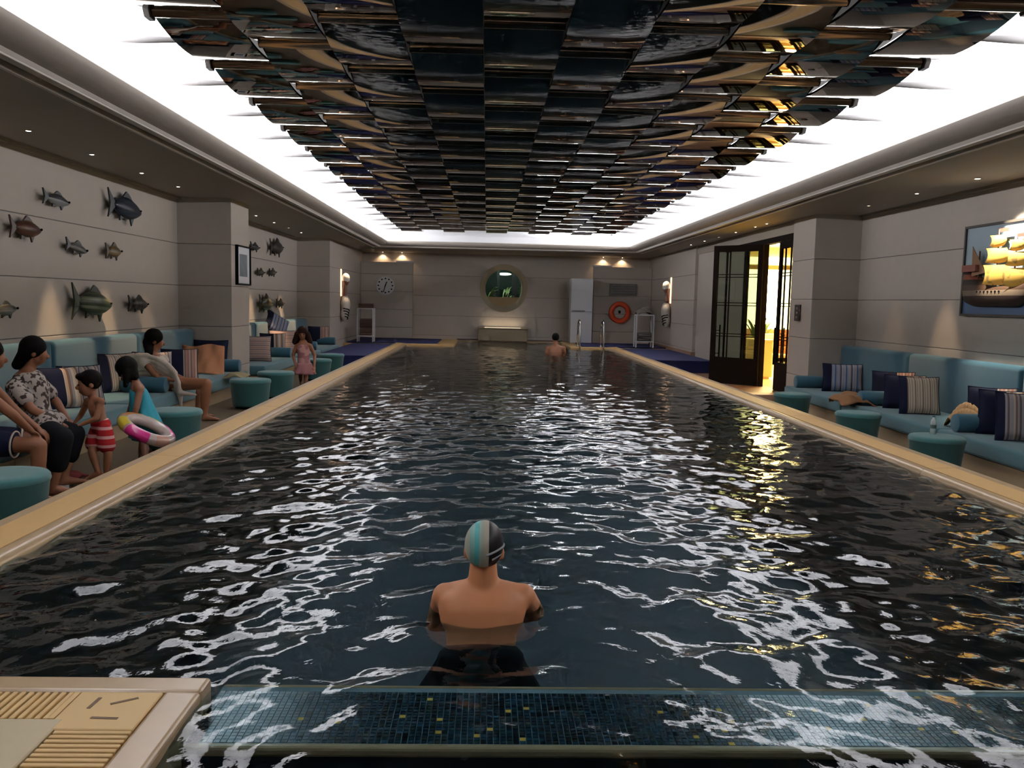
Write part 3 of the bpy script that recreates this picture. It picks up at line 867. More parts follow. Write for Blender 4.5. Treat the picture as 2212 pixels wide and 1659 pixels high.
for i, (x, lab) in enumerate(((-3.55, 'Warm downlight above the clock partition'), (-2.9, 'Second warm downlight above the clock partition'), (3.95, 'Warm downlight above the grey notice board'), (4.6, 'Second warm downlight above the grey notice board'))):
    downlight(x, 29.40, lab, 'downlights at the back wall', target=(x, 29.40, 1.6), power=16, ang=120)

# ------------------------------------------------------------------ fish on the left wall
def fish(name, label, pa, pb_, pmid_h, cols, seed, slim=1.0, axis=2, freq=16, tail=1.0, X=XL):
    """relief fish: pa = tail end pixel, pb_ = nose pixel, pmid_h = body height in pixels"""
    xw = X + 0.085
    A, B = at(*pa, X=xw), at(*pb_, X=xw)
    mid = (A + B) / 2; L = (B - A).length; an = math.atan2(B.z - A.z, B.y - A.y)
    hh = pmid_h * (mid - CAM).dot(FW) / FPX
    t = thing(name, label, 'wall fish', (xw, mid.y, mid.z), group='relief fish on the left wall')
    t.rotation_euler = (an, 0, 0); cols = [tuple(c * .5 for c in q) for q in cols]
    m = stripes('fish_' + str(seed), axis, freq, cols, None, rough=0.35)
    mf = mat('fishfin_' + str(seed), tuple(c * 0.6 for c in cols[0]), 0.4)
    b = MB(); n = 16; k = 14; vs = []; fs = []
    bx0, bx1 = -L * 0.34, L * 0.5
    for i in range(n + 1):
        f = i / n
        env = (math.sin(PI * min(1, max(0.0, f)) ** 0.8)) ** 0.75 if 0 < f < 1 else 0
        env = max(env, 0.13 * (1 - f), 0.02)
        y = bx0 + (bx1 - bx0) * f
        for q in range(k):
            a = 2 * PI * q / k
            vs.append((0.045 * slim * env * math.cos(a) * min(1.4, L / 0.6), y, hh * 0.40 * env * math.sin(a)))
    fs = [(i * k + q, i * k + (q + 1) % k, (i + 1) * k + (q + 1) % k, (i + 1) * k + q) for i in range(n) for q in range(k)]
    fs += [tuple(range(k))[::-1], tuple(range(n * k, (n + 1) * k))]
    b.add(vs, fs); b.build('body', m, t, True)

    def fin(nm, pts, thick=0.010):
        b = MB(); b.prism(pts, 'X', -thick, thick); return b.build(nm, mf, t)
    T = hh * 0.52 * tail
    fin('tail_fin', [(bx0 + L * 0.04, -hh * 0.05), (-L * 0.5, -T), (-L * 0.44, 0), (-L * 0.5, T), (bx0 + L * 0.04, hh * 0.05)][::-1])
    fin('dorsal_fin', [(-L * 0.12, hh * 0.30), (L * 0.02, hh * 0.62), (L * 0.10, hh * 0.54), (L * 0.20, hh * 0.34)][::-1])
    fin('anal_fin', [(-L * 0.16, -hh * 0.24), (-L * 0.18, -hh * 0.52), (-L * 0.02, -hh * 0.32)])
    fin('pelvic_fin', [(L * 0.12, -hh * 0.32), (L * 0.17, -hh * 0.60), (L * 0.24, -hh * 0.28)])
    MB().ell((0.03 * slim, L * 0.40, hh * 0.06), ((0.014, 0, 0), (0, 0.014, 0), (0, 0, 0.014)), 10, 6).build('eye', M_BLACK, t, True)
    return t


g1 = (0.10, 0.10, 0.10); wh = (0.42, 0.42, 0.40)
fish('wall_fish', 'slim silver-bellied fish at the top left of the near fish wall', (92, 422), (151, 441), 32, [(0.09, 0.09, 0.10), wh], 1, 0.8, 2, 7)
fish('wall_fish', 'big blue-black fish with tall back fin at the top of the near fish wall', (233, 436), (306, 462), 58, [(0.03, 0.04, 0.06), (0.05, 0.07, 0.10), (0.03, 0.03, 0.05)], 2, 1.2, 2, 6)
fish('wall_fish', 'rust brown round fish at the left of the near fish wall', (20, 488), (90, 500), 46, [(0.20, 0.08, 0.045), (0.13, 0.05, 0.03)], 3, 1.1, 2, 14)
fish('wall_fish', 'small grey spotted fish in the middle row of the near fish wall', (142, 526), (189, 545), 28, [(0.13, 0.13, 0.12), (0.30, 0.29, 0.27)], 4, 0.8, 2, 18)
fish('wall_fish', 'small golden fish in the middle row of the near fish wall', (228, 541), (262, 545), 32, [(0.24, 0.15, 0.06), (0.36, 0.26, 0.13)], 5, 1.0, 2, 10)
fish('wall_fish', 'largest fish, green with pale stripes, above the sofa', (155, 650), (242, 660), 64, [(0.10, 0.13, 0.07), (0.30, 0.32, 0.20), (0.06, 0.09, 0.05)], 6, 1.3, 2, 9, 1.15)
fish('wall_fish', 'small dark spotted fish right of the big green striped fish', (277, 655), (320, 659), 33, [(0.06, 0.055, 0.045), (0.15, 0.14, 0.10)], 7, 1.0, 1, 9)
fish('wall_fish', 'grey fish half cut by the left edge above the sofa', (-14, 672), (37, 667), 32, [(0.10, 0.10, 0.08), (0.28, 0.27, 0.23)], 8, 1.0, 2, 10)
fish('wall_fish', 'small dark fish at the top left of the far fish wall', (541, 530), (560, 537), 17, [(0.08, 0.075, 0.07), (0.16, 0.15, 0.14)], 11, 1.0, 2, 9)
fish('wall_fish', 'large brown fish at the top of the far fish wall', (583, 533), (612, 537), 34, [(0.08, 0.06, 0.05), (0.11, 0.09, 0.08)], 12, 1.2, 2, 8)
fish('wall_fish', 'tiny brown fish, left of the middle pair on the far fish wall', (556, 587), (571, 590), 16, [(0.12, 0.10, 0.07), (0.2, 0.17, 0.12)], 13, 1.0, 2, 9)
fish('wall_fish', 'tiny brown fish, right of the middle pair on the far fish wall', (582, 588), (596, 589), 16, [(0.12, 0.10, 0.07), (0.2, 0.17, 0.12)], 14, 1.0, 2, 9)
fish('wall_fish', 'large olive fish at the bottom of the far fish wall', (560, 655), (588, 657), 36, [(0.10, 0.09, 0.05), (0.22, 0.2, 0.12)], 15, 1.2, 2, 9)
fish('wall_fish', 'small reddish fish at the bottom right of the far fish wall', (597, 655), (614, 656), 18, [(0.13, 0.08, 0.05), (0.18, 0.12, 0.08)], 16, 1.0, 2, 9)

# ------------------------------------------------------------------ framed picture on the left pillar
t = thing('framed_picture', 'black framed print with wide white mount on the near left pillar', 'picture', (PL, 15.06, 1.88))
b = MB(); w_, h_ = 0.40, 0.335
for (y0, y1, z0, z1) in ((-w_, w_, h_ - 0.025, h_), (-w_, w_, -h_, -h_ + 0.025), (-w_, -w_ + 0.025, -h_ + 0.025, h_ - 0.025), (w_ - 0.025, w_, -h_ + 0.025, h_ - 0.025)):
    b.box(0.0, 0.05, y0, y1, z0, z1)
b.build('frame', M_BLACK, t)
MB().box(0.0, 0.025, -w_ + 0.025, w_ - 0.025, -h_ + 0.025, h_ - 0.025).build('mount', M_WHITE, t)
MB().box(0.025, 0.028, -0.23, 0.23, -0.19, 0.19).build('print', mat('print_grey', (0.13, 0.16, 0.18), 0.5, var=0.5, scale=7), t)

# ------------------------------------------------------------------ ship picture on the right wall
SX = XR - 0.02
A = at(2092, 490, X=SX); Bm = at(2080, 683, X=SX)
YS1 = 11.28; YS0 = 9.45; ZT, ZB = 2.46, 1.29
t = thing('ship_picture', 'large blue picture with a model galleon in relief on the right wall', 'picture', (SX, 10.36, 1.30))
hw = (YS1 - YS0) / 2
M_SKY = bpy.data.materials.new('painted_sky_sea'); M_SKY.use_nodes = True
nt = M_SKY.node_tree; bs = nt.nodes['Principled BSDF']; bs.inputs['Roughness'].default_value = 0.45
tc = nt.nodes.new('ShaderNodeTexCoord'); sp = nt.nodes.new('ShaderNodeSeparateXYZ'); nt.links.new(tc.outputs['Object'], sp.inputs[0])
no = nt.nodes.new('ShaderNodeTexNoise'); no.inputs['Scale'].default_value = 3; nt.links.new(tc.outputs['Object'], no.inputs['Vector'])
ad = nt.nodes.new('ShaderNodeMath'); ad.operation = 'MULTIPLY_ADD'; ad.inputs[1].default_value = 0.12
nt.links.new(no.outputs['Fac'], ad.inputs[0]); nt.links.new(sp.outputs[2], ad.inputs[2])
cr = nt.nodes.new('ShaderNodeValToRGB'); e = cr.color_ramp.elements
e[0].position = 0.26; e[0].color = (0.05, 0.11, 0.22, 1); e[1].position = 1.0; e[1].color = (0.30, 0.40, 0.46, 1)
q = e.new(0.38); q.color = (0.10, 0.19, 0.30, 1); q = e.new(0.44); q.color = (0.34, 0.44, 0.44, 1)
nt.links.new(ad.outputs[0], cr.inputs[0]); nt.links.new(cr.outputs[0], bs.inputs['Base Color'])
MB().box(-0.03, 0.02, -hw + 0.02, hw - 0.02, 0.02, ZT - ZB - 0.02).build('painted_panel', M_SKY, t)
b = MB()
for (y0, y1, z0, z1) in ((-hw, hw, ZT - ZB - 0.03, ZT - ZB), (-hw, hw, 0, 0.03), (-hw, -hw + 0.03, 0.03, ZT - ZB - 0.03), (hw - 0.03, hw, 0.03, ZT - ZB - 0.03)):
    b.box(-0.055, 0.02, y0, y1, z0, z1)
b.build('frame', mat('frame_brown', (0.05, 0.04, 0.03), 0.5), t)
SH = thing('model_ship', 'model galleon with yellow sails and dark hull standing out from the blue picture', 'model ship', (SX - 0.04, 10.42, 1.42))
SH.scale = (0.62, 0.86, 0.86)
# ship local: Y runs from bow (-Y, towards the right of the photo) to stern (+Y); X toward the room is negative
hull = MB(); nst = 18; ring = 12; vs = []; fs = []
for i in range(nst + 1):
    f = i / nst; y = -0.85 + 1.65 * f
    deck = 0.30 + 0.30 * max(0, (f - 0.55) / 0.45) ** 1.3 + 0.14 * max(0, (0.25 - f) / 0.25) ** 1.5
    keel = 0.0 + 0.22 * max(0, (0.22 - f) / 0.22) ** 1.4 + 0.06 * max(0, (f - 0.85) / 0.15)
    wd_ = 0.20 * min(1, (f / 0.28) ** 0.7 if f > 0 else 0.02) * (1 - 0.25 * max(0, (f - 0.8) / 0.2)); wd_ = max(wd_, 0.012)
    for q in range(ring):
        a = PI * q / (ring - 1)
        vs.append((-wd_ * math.sin(a) ** 0.6, y, deck - (deck - keel) * (1 - math.cos(a)) / 2 if True else 0))
for i in range(nst):
    for q in range(ring):
        fs.append((i * ring + q, i * ring + (q + 1) % ring, (i + 1) * ring + (q + 1) % ring, (i + 1) * ring + q))
fs += [tuple(range(ring)), tuple(range(nst * ring, (nst + 1) * ring))[::-1]]
hull.add(vs, fs)
m_h = stripes('hull_paint', 2, 1.55, [(0.035, 0.02, 0.015), (0.035, 0.02, 0.015), (0.17, 0.12, 0.08), (0.07, 0.035, 0.02), (0.03, 0.018, 0.012), (0.22, 0.07, 0.04), (0.05, 0.025, 0.02), (0.22, 0.07, 0.04)], rough=0.5)
auto(hull.build('hull', m_h, SH), 50)
m_sail = spots_cloth('sail_yellow', (0.70, 0.40, 0.07), (0.36, 0.20, 0.05), 9, 0.38)
m_mast = mat('mast_brown', (0.06, 0.03, 0.02), 0.6)
for (y, z1) in ((-0.42, 1.0), (0.0, 1.10), (0.45, 0.82)):
    MB().tube([(-0.10, y, 0.3), (-0.10, y, z1)], 0.014, 8).build('mast', m_mast, SH, True)
MB().tube([(-0.10, -0.72, 0.40), (-0.10, -1.15, 0.66)], [0.02, 0.010], 8).build('bowsprit', m_mast, SH, True)
for (y, z0, z1, hw_) in ((-0.45, 0.30, 0.54, 0.19), (-0.45, 0.58, 0.76, 0.16), (-0.44, 0.79, 0.93, 0.11), (0.0, 0.33, 0.60, 0.21), (0.02, 0.64, 0.84, 0.17), (0.02, 0.87, 1.02, 0.12)):
    b = MB(); vs = []; fs = []; n = 8
    for lay in (0, 1):
        for j in range(n + 1):
            for i in range(n + 1):
                u, v = -1 + 2 * i / n, -1 + 2 * j / n
                bul = 0.10 * (1 - v * v) * (1 - 0.4 * u * u)
                vs.append((-0.12 - u * hw_ * 0.55, y - bul + u * hw_ * 0.8 + lay * 0.008, (z0 + z1) / 2 + v * (z1 - z0) / 2 - 0.02 * (1 - u * u) * (v < 0)))
    N = (n + 1) ** 2
    for lay in (0, 1):
        for j in range(n):
            for i in range(n):
                q = [lay * N + j * (n + 1) + i, lay * N + j * (n + 1) + i + 1, lay * N + (j + 1) * (n + 1) + i + 1, lay * N + (j + 1) * (n + 1) + i]
                fs.append(tuple(q if lay else q[::-1]))
    b.add(vs, fs); b.build('sail', m_sail, SH, True)
for (y, z) in ((0.0, 1.06), (-0.42, 0.96)):
    MB().box(-0.104, -0.098, y - 0.22, y, z, z + 0.05).build('pennant', mat('pennant_red', (0.45, 0.05, 0.03), 0.7), SH)
lat = MB(); lat.prism([(0.25, 0.50), (0.62, 0.90), (0.60, 0.45)], 'X', -0.125, -0.115); lat.build('lateen_sail', mat('sail_brown', (0.28, 0.15, 0.08), 0.8), SH)
MB().box(-0.2, -0.03, 0.42, 0.78, 0.52, 0.62).build('stern_castle', mat('stern_red', (0.26, 0.08, 0.05), 0.6), SH)
for i in range(7):
    MB().tube([(-0.205, -0.20 + i * 0.09, 0.22), (-0.185, -0.20 + i * 0.09, 0.22)], 0.014, 8).build('gun_port', M_BLACK, SH)

# intercom plate on the right pillar
t = thing('wall_intercom', 'dark brown intercom plate on the right pillar beside the doors', 'intercom', (PR, 15.2, 1.275))
bevel(MB().box(-0.03, 0.0, -0.13, 0.13, -0.145, 0.145).build('plate', mat('intercom_brown', (0.05, 0.03, 0.025), 0.4), t), 0.01)
for z in (-0.08, 0.0, 0.08): MB().box(-0.036, -0.03, -0.03, 0.03, z - 0.018, z + 0.018).build('button', mat('button_grey', (0.25, 0.22, 0.2), 0.4), t)

# ------------------------------------------------------------------ glass doors
M_GLASS = bpy.data.materials.new('door_glass'); M_GLASS.use_nodes = True
nt = M_GLASS.node_tree; nt.nodes.clear()
o_ = nt.nodes.new('ShaderNodeOutputMaterial'); mx = nt.nodes.new('ShaderNodeMixShader'); f_ = nt.nodes.new('ShaderNodeFresnel'); f_.inputs[0].default_value = 1.5
t_ = nt.nodes.new('ShaderNodeBsdfTransparent'); t_.inputs[0].default_value = (0.62, 0.66, 0.60, 1); g_ = nt.nodes.new('ShaderNodeBsdfGlossy'); g_.inputs['Roughness'].default_value = 0.01
ge = nt.nodes.new('ShaderNodeNewGeometry'); mr = nt.nodes.new('ShaderNodeMapRange'); mr.inputs['To Min'].default_value = 1.4; mr.inputs['To Max'].default_value = 1 / 1.4
nt.links.new(ge.outputs['Backfacing'], mr.inputs['Value']); nt.links.new(mr.outputs['Result'], f_.inputs['IOR'])
nt.links.new(f_.outputs[0], mx.inputs[0]); nt.links.new(t_.outputs[0], mx.inputs[1]); nt.links.new(g_.outputs[0], mx.inputs[2]); nt.links.new(mx.outputs[0], o_.inputs[0])


def door_leaf(name, hinge, ang, label, w=1.10, h=2.86):
    """leaf runs along local +X from the hinge"""
    t = thing(name, label, 'door', hinge, ang, 'bronze framed glass doors')
    b = MB(); s = 0.10; T = 0.025
    for (x0, x1, z0, z1) in ((0, s, 0, h), (w - s, w, 0, h), (s, w - s, h - 0.13, h), (s, w - s, 0.0, 0.55)):
        b.box(x0, x1, -T, T, z0, z1)
    b.build('frame', M_DOOR, t)
    MB().box(s, w - s, -0.005, 0.005, 0.55, h - 0.13).build('glass_pane', M_GLASS, t)
    for z in (0.98, 1.035, 1.62, 1.675, 2.20, 2.255):
        MB().box(s, w - s, -0.014, 0.014, z, z + 0.016).build('glazing_bar', M_DOOR, t)
    for x in (w * 0.33, w * 0.66):
        MB().box(x - 0.010, x + 0.010, -0.0145, 0.0145, 0.55, h - 0.13).build('glazing_bar', M_DOOR, t)
    for sg in (-1, 1):
        hb = MB(); x = w - s - 0.05
        hb.tube([(x, sg * 0.09, 0.50), (x, sg * 0.09, 1.22)], 0.016, 10)
        for z in (0.62, 1.10): hb.tube([(x, sg * 0.09, z), (x, sg * 0.02, z)], 0.010, 8)
        hb.build('pull_handle', M_DOOR, t)
    return t


door_leaf('glass_door', (5.54, 17.22, -0.245), math.atan2(0.78, -0.80), 'bronze framed glass door leaf swung open toward the pool')
door_leaf('glass_door', (5.66, 15.66, -0.245), PI / 2, 'bronze framed glass door leaf standing half behind the right pillar', w=0.90)
fr_ = MB()
fr_.box(5.60, 5.74, 15.66, 20.2, 2.62, 2.73)          # head beam
struct(MB().box(5.62, 5.72, 15.66, 23.0, 2.73, 2.95).build('wall_over_door', M_CEIL))
fr_.box(5.58, 5.66, 17.24, 17.34, -0.25, 2.62)
for y in (18.7, 20.12): fr_.box(5.62, 5.72, y, y + 0.08, -0.25, 2.62)
struct(fr_.build('door_1', M_DOOR))
struct(MB().box(5.65, 5.69, 18.78, 23.0, -0.2, 2.73).build('wall_door_side', M_WALL))
struct(MB().box(5.655, 5.665, 17.34, 18.7, -0.2, 2.62).build('window_2', M_GLASS))

# the lit room beyond the doors
M_YEL = mat('room_wall_yellow', (0.80, 0.66, 0.30), 0.7)
struct(MB().box(5.8, 11.2, 15.75, 26.6, -0.5, -0.25).build('floor_lounge', mat('lounge_floor', (0.62, 0.46, 0.22), 0.25)))
lw = MB(); lw.box(5.75, 11.2, 26.4, 26.6, -0.3, 3.3); lw.box(11.0, 11.2, 15.75, 26.4, -0.3, 3.3); lw.box(6.6, 11.2, 15.5, 15.75, -0.3, 3.3)
lw.box(6.68, 6.9, 22.9, 26.4, -0.3, 3.3)
struct(lw.build('wall_lounge', M_YEL))
struct(MB().box(5.76, 11.2, 15.5, 26.6, 3.2, 3.35).build('ceiling_lounge', M_YEL))
t = thing('light_box_window', 'glowing white backlit window panel in the room beyond the doors', 'window', (8.6, 26.36, 0.60))
MB().box(-1.35, 1.9, -0.02, 0.02, 0.10, 1.92).build('luminous_panel', mat('backlit_panel', (1.0, 0.88, 0.56), emit=12.0), t)
MB().box(-1.5, 2.0, -0.06, 0.03, 1.93, 2.05).build('valance', mat('valance_brown', (0.30, 0.20, 0.08), 0.7), t)
MB().box(-1.5, 2.0, -0.05, 0.03, 2.08, 2.30).build('light_strip', mat('strip_light', (1.0, 0.92, 0.60), emit=9.0), t)
MB().box(-1.5, 2.0, -0.05, 0.02, 0.0, 0.09).build('sill', mat('sill_brown', (0.35, 0.2, 0.08), 0.6), t)
area('lounge_ceiling_light', (8.4, 21.0, 3.15), (0, 0, 0), 2.0, 4.0, 1500, (1.0, 0.78, 0.36))
t = thing('lounge_ceiling_lamp', 'white glowing ceiling lamp in the room beyond the doors', 'lamp', (8.2, 23.3, 3.2))
auto(MB().lathe([(0.28, -0.14), (0.34, -0.12), (0.36, -0.06), (0.36, 0.0)], 28).build('shade', mat('lamp_white', (1, 0.95, 0.8), emit=8.0), t), 50)
# armchair, orange bench, plant inside
t = thing('lounge_bench', 'orange upholstered bench under the glowing window of the room beyond', 'bench', (8.7, 25.7, -0.25))
rbox(-1.1, 1.4, -0.35, 0.45, 0.15, 0.45, 'seat', mat('orange_leather', (0.50, 0.17, 0.05), 0.5), t, 0.05)
rbox(-1.1, 1.4, 0.30, 0.52, 0.45, 0.95, 'backrest', mat('orange_leather', (0.5, 0.17, 0.05), 0.5), t, 0.05)
MB().box(-1.0, 1.3, -0.25, 0.4, 0, 0.15).build('base', M_DOOR, t)
t = thing('lounge_chair', 'pale wooden chair seen through the open doorway', 'chair', (6.95, 20.4, -0.25), 0.3)
M_PALE = mat('pale_wood', (0.72, 0.55, 0.32), 0.5)
for x in (-0.24, 0.24):
    for y in (-0.24, 0.24): MB().tube([(x, y, 0), (x, y, 0.98 if y > 0 else 0.42)], 0.022, 8).build('leg', M_PALE, t)
rbox(-0.28, 0.28, -0.28, 0.28, 0.42, 0.50, 'seat', M_PALE, t, 0.02); rbox(-0.25, 0.25, 0.22, 0.26, 0.62, 0.98, 'backrest', M_PALE, t, 0.01)
t = thing('lounge_counter', 'pale cabinet standing behind the open doorway', 'cabinet', (6.30, 19.6, -0.25))
bevel(MB().box(-0.22, 0.16, -0.5, 0.5, 0.04, 0.84).build('carcass', M_PALE, t), 0.01); MB().box(-0.24, 0.18, -0.52, 0.52, 0.84, 0.88).build('top', M_PALE, t)
MB().box(-0.18, 0.12, -0.46, 0.46, 0, 0.04).build('plinth', M_PALE, t)


def leaf_plant(name, label, loc, n, h, spread, m, seed, pot=True):
    rng = random.Random(seed); t = thing(name, label, 'plant', loc)
    if pot: auto(MB().lathe([(0.13, 0), (0.19, 0.32), (0.17, 0.32), (0.16, 0.29)], 20).build('pot', mat('pot_grey', (0.2, 0.18, 0.16), 0.6), t), 40)
    for i in range(n):
        a = rng.random() * 2 * PI; L = h * (0.6 + 0.5 * rng.random()); sp = spread * (0.4 + 0.8 * rng.random())
        b = MB(); vs = []; K = 7
        for k in range(K + 1):
            f = k / K; r = sp * f ** 1.4; z = (0.25 if pot else 0) + L * (f - 0.35 * f * f * f)
            w_ = 0.05 * math.sin(PI * min(1, f * 0.9 + 0.08)) + 0.003
            c_ = Vector((r * math.cos(a), r * math.sin(a), z)); s_ = Vector((-math.sin(a), math.cos(a), 0)) * w_
            vs += [c_ - s_, c_ + Vector((0, 0, 0.006)), c_ + s_]
        fs = []
        for k in range(K):
            o0 = 3 * k
            fs += [(o0, o0 + 1, o0 + 4, o0 + 3), (o0 + 1, o0 + 2, o0 + 5, o0 + 4)]
        b.add(vs, fs); b.build('leaf', m, t, True)
    return t


M_LEAF = mat('leaf_green', (0.05, 0.12, 0.03), 0.5, var=0.3)
leaf_plant('potted_plant', 'green potted plant behind the open glass door', (7.15, 22.3, -0.25), 26, 1.55, 0.55, M_LEAF, 3)

# ------------------------------------------------------------------ back wall items
# round window: deep beige reveal, sill segment, glass, dim garden behind
t = struct(bpy.data.objects.new('window_1', None)); C.objects.link(t); t.location = (PCX, YB, PCZ)
b = MB(); prof_ = [(PR0 - 0.17, 0.42), (PR0 - 0.17, 0.10), (PR0 - 0.02, -0.02), (PR0 + 0.015, -0.03), (PR0 + 0.015, 0.0), (PR0 - 0.004, 0.005), (PR0 - 0.004, 0.42)]
n = 56; vs = [(r * math.cos(2 * PI * k / n), y, r * math.sin(2 * PI * k / n)) for r, y in prof_ for k in range(n)]
m_ = len(prof_)
fs = [(i * n + k, i * n + (k + 1) % n, ((i + 1) % m_) * n + (k + 1) % n, ((i + 1) % m_) * n + k) for i in range(m_) for k in range(n)]
b.add(vs, fs); auto(b.build('window_frame', mat('reveal_beige', (0.30, 0.25, 0.17), 0.6), t), 40)
b = MB(); rr = PR0 - 0.165; za = -0.30; a0 = math.asin(za / rr)
seg = [(rr * math.cos(a), rr * math.sin(a)) for a in [(-PI - a0) + (PI + 2 * a0) * i / 24 for i in range(25)]]
seg = [(rr * math.cos(-PI - a0 + (PI + 2 * a0) * 0 + (PI + 2 * a0) * i / 24), rr * math.sin(-PI - a0 + (PI + 2 * a0) * i / 24)) for i in range(25)]
b.prism(seg, 'Y', 0.14, 0.40); b.build('sill', mat('sill_ochre', (0.28, 0.19, 0.08), 0.6), t)
b = MB(); b.tube([(0, 0.36, 0), (0, 0.37, 0)], PR0 - 0.168, 48); b.build('glass_pane', M_GLASS, t)
struct(MB().box(-2.6, 3.8, 33.0, 33.1, -0.5, 4.5).build('wall_garden', mat('garden_dark', (0.010, 0.035, 0.028), 0.8, var=0.5, scale=2)))
struct(MB().box(-2.6, 3.8, 29.9, 33.0, 0.6, 0.7).build('floor_garden', mat('garden_soil', (0.03, 0.03, 0.02), 0.9)))
struct(MB().box(-2.6, 3.8, 29.9, 33.0, 3.0, 3.1).build('ceiling_garden', mat('garden_ceiling', (0.12, 0.16, 0.18), 0.7)))
for x, w_ in ((0.40, 0.05), (0.98, 0.09)):
    tag(bevel(MB().box(x - w_, x + w_, 30.9, 31.05, 0.7, 3.0).build('garden_post', M_BLACK), 0.01), ('slim' if w_ < 0.08 else 'thick') + ' dark post behind the round window', 'post', 'posts behind the round window')
M_LEAF2 = mat('leaf_pale', (0.22, 0.28, 0.12), 0.5, var=0.3)
for i, (x, y, lab) in enumerate(((-0.05, 30.7, 'Leafy plant at the left inside the round window'), (0.62, 31.5, 'Leafy plant in the middle behind the round window'), (1.25, 31.2, 'Leafy plant at the right inside the round window'))):
    leaf_plant('garden_plant', lab, (x, y, 0.7), 18, 1.75, 0.55, M_LEAF2, 20 + i, False)
t = thing('garden_lamp', 'oval white lamp glowing at the top of the round window', 'lamp', (0.62, 31.3, 2.36))
MB().ell((0, 0, 0), ((0.26, 0, 0), (0, 0.2, 0), (0, 0, 0.05)), 24, 10).build('diffuser', mat('garden_lamp', (0.95, 1, 1), emit=3.0), t, True)
MB().tube([(0, 0, 0.04), (0, 0, 0.64)], 0.012, 8).build('rod', M_BLACK, t)
p_ = bpy.data.lights.new('garden_fill_light', 'POINT'); p_.energy = 220; p_.color = (0.85, 1.0, 0.95); p_.shadow_soft_size = 0.2
po = bpy.data.objects.new('garden_fill_light', p_); C.objects.link(po); po.location = (0.57, 30.35, 2.85)  # added light, hidden above the opening, to brighten the plants

# stone bench under the round window with its lit panel
t = thing('stone_bench', 'low brown stone trough under the round window', 'bench', (0.56, 29.2, 0.03))
bevel(MB().box(-0.83, 0.83, -0.17, 0.22, 0.0, 0.40).build('body', mat('bench_stone', (0.20, 0.15, 0.085), 0.6, var=0.1), t), 0.01)
bevel(MB().box(-0.86, 0.86, -0.20, 0.22, 0.40, 0.44).build('top', mat('bench_stone', (0.20, 0.15, 0.085), 0.6), t), 0.01)
MB().box(-0.62, 0.62, 0.10, 0.16, 0.44, 0.452).build('light_slot', mat('slot_glow', (1.0, 0.80, 0.52), emit=1.6), t)
a_ = area('bench_slot_light', (0.56, 29.33, 0.49), (PI, 0, 0), 1.25, 0.05, 2.2, (1.0, 0.80, 0.55))

# wall clock
t = thing('wall_clock', 'round white wall clock with black dots on the left partition', 'clock', (-3.40, YP, 1.815))
b = MB(); b.tube([(0, -0.035, 0), (0, 0, 0)], 0.32, 40); b.build('rim', mat('clock_rim', (0.50, 0.48, 0.47), 0.5), t)
b = MB(); b.tube([(0, -0.040, 0), (0, -0.03, 0)], 0.295, 40); b.build('dial', mat('clock_face', (0.62, 0.61, 0.60), 0.5), t)
for k in range(12):
    a = 2 * PI * k / 12; c_ = (0.235 * math.sin(a), 0.235 * math.cos(a))
    b = MB(); b.tube([(c_[0], -0.046, c_[1]), (c_[0], -0.039, c_[1])], 0.026, 10); b.build('hour_mark', M_BLACK, t)


def hand_(ln, wd_, a, nm):
    s_, c_ = math.sin(a), math.cos(a)
    pts = [(-wd_ * c_ - 0.05 * s_, wd_ * s_ - 0.05 * c_), (wd_ * c_ - 0.05 * s_, -wd_ * s_ - 0.05 * c_), (wd_ * c_ + ln * s_, -wd_ * s_ + ln * c_), (-wd_ * c_ + ln * s_, wd_ * s_ + ln * c_)]
    MB().prism(pts, 'Y', -0.052, -0.047).build(nm, M_BLACK, t)


hand_(0.14, 0.016, math.radians(20), 'hour_hand'); hand_(0.23, 0.012, math.radians(197), 'minute_hand')
# tall white cabinet
t = thing('tall_cabinet', 'tall white two-door refrigerator cabinet at the right of the back wall', 'cabinet', (3.12, 28.45, 0.05))
bevel(MB().box(-0.36, 0.36, -0.26, 0.36, 0.0, 2.12).build('carcass', M_WHITE, t), 0.01)
for z0, z1, nm in ((0.02, 1.02, 'door'), (1.04, 2.10, 'door')):
    d = bevel(MB().box(-0.355, 0.355, -0.30, -0.262, z0, z1).build('door', M_WHITE, t), 0.012)
    if z0 > 1: MB().box(-0.32, 0.10, -0.325, -0.30, 1.055, 1.085).build('handle', mat('handle_grey', (0.12, 0.12, 0.11), 0.5), d)
# notice board
t = thing('notice_board', 'grey rectangular notice board above the orange lifebuoy', 'sign', (4.60, YP, 1.85))
MB().box(-0.47, 0.47, -0.025, 0, -0.20, 0.20).build('board', mat('board_grey', (0.17, 0.165, 0.15), 0.7, var=0.4, scale=25), t)
for z in (-0.11, -0.03, 0.05, 0.13): MB().box(-0.42, 0.42, -0.028, -0.025, z, z + 0.03).build('text_line', mat('board_text', (0.24, 0.23, 0.21), 0.7, var=0.6, scale=30), t)
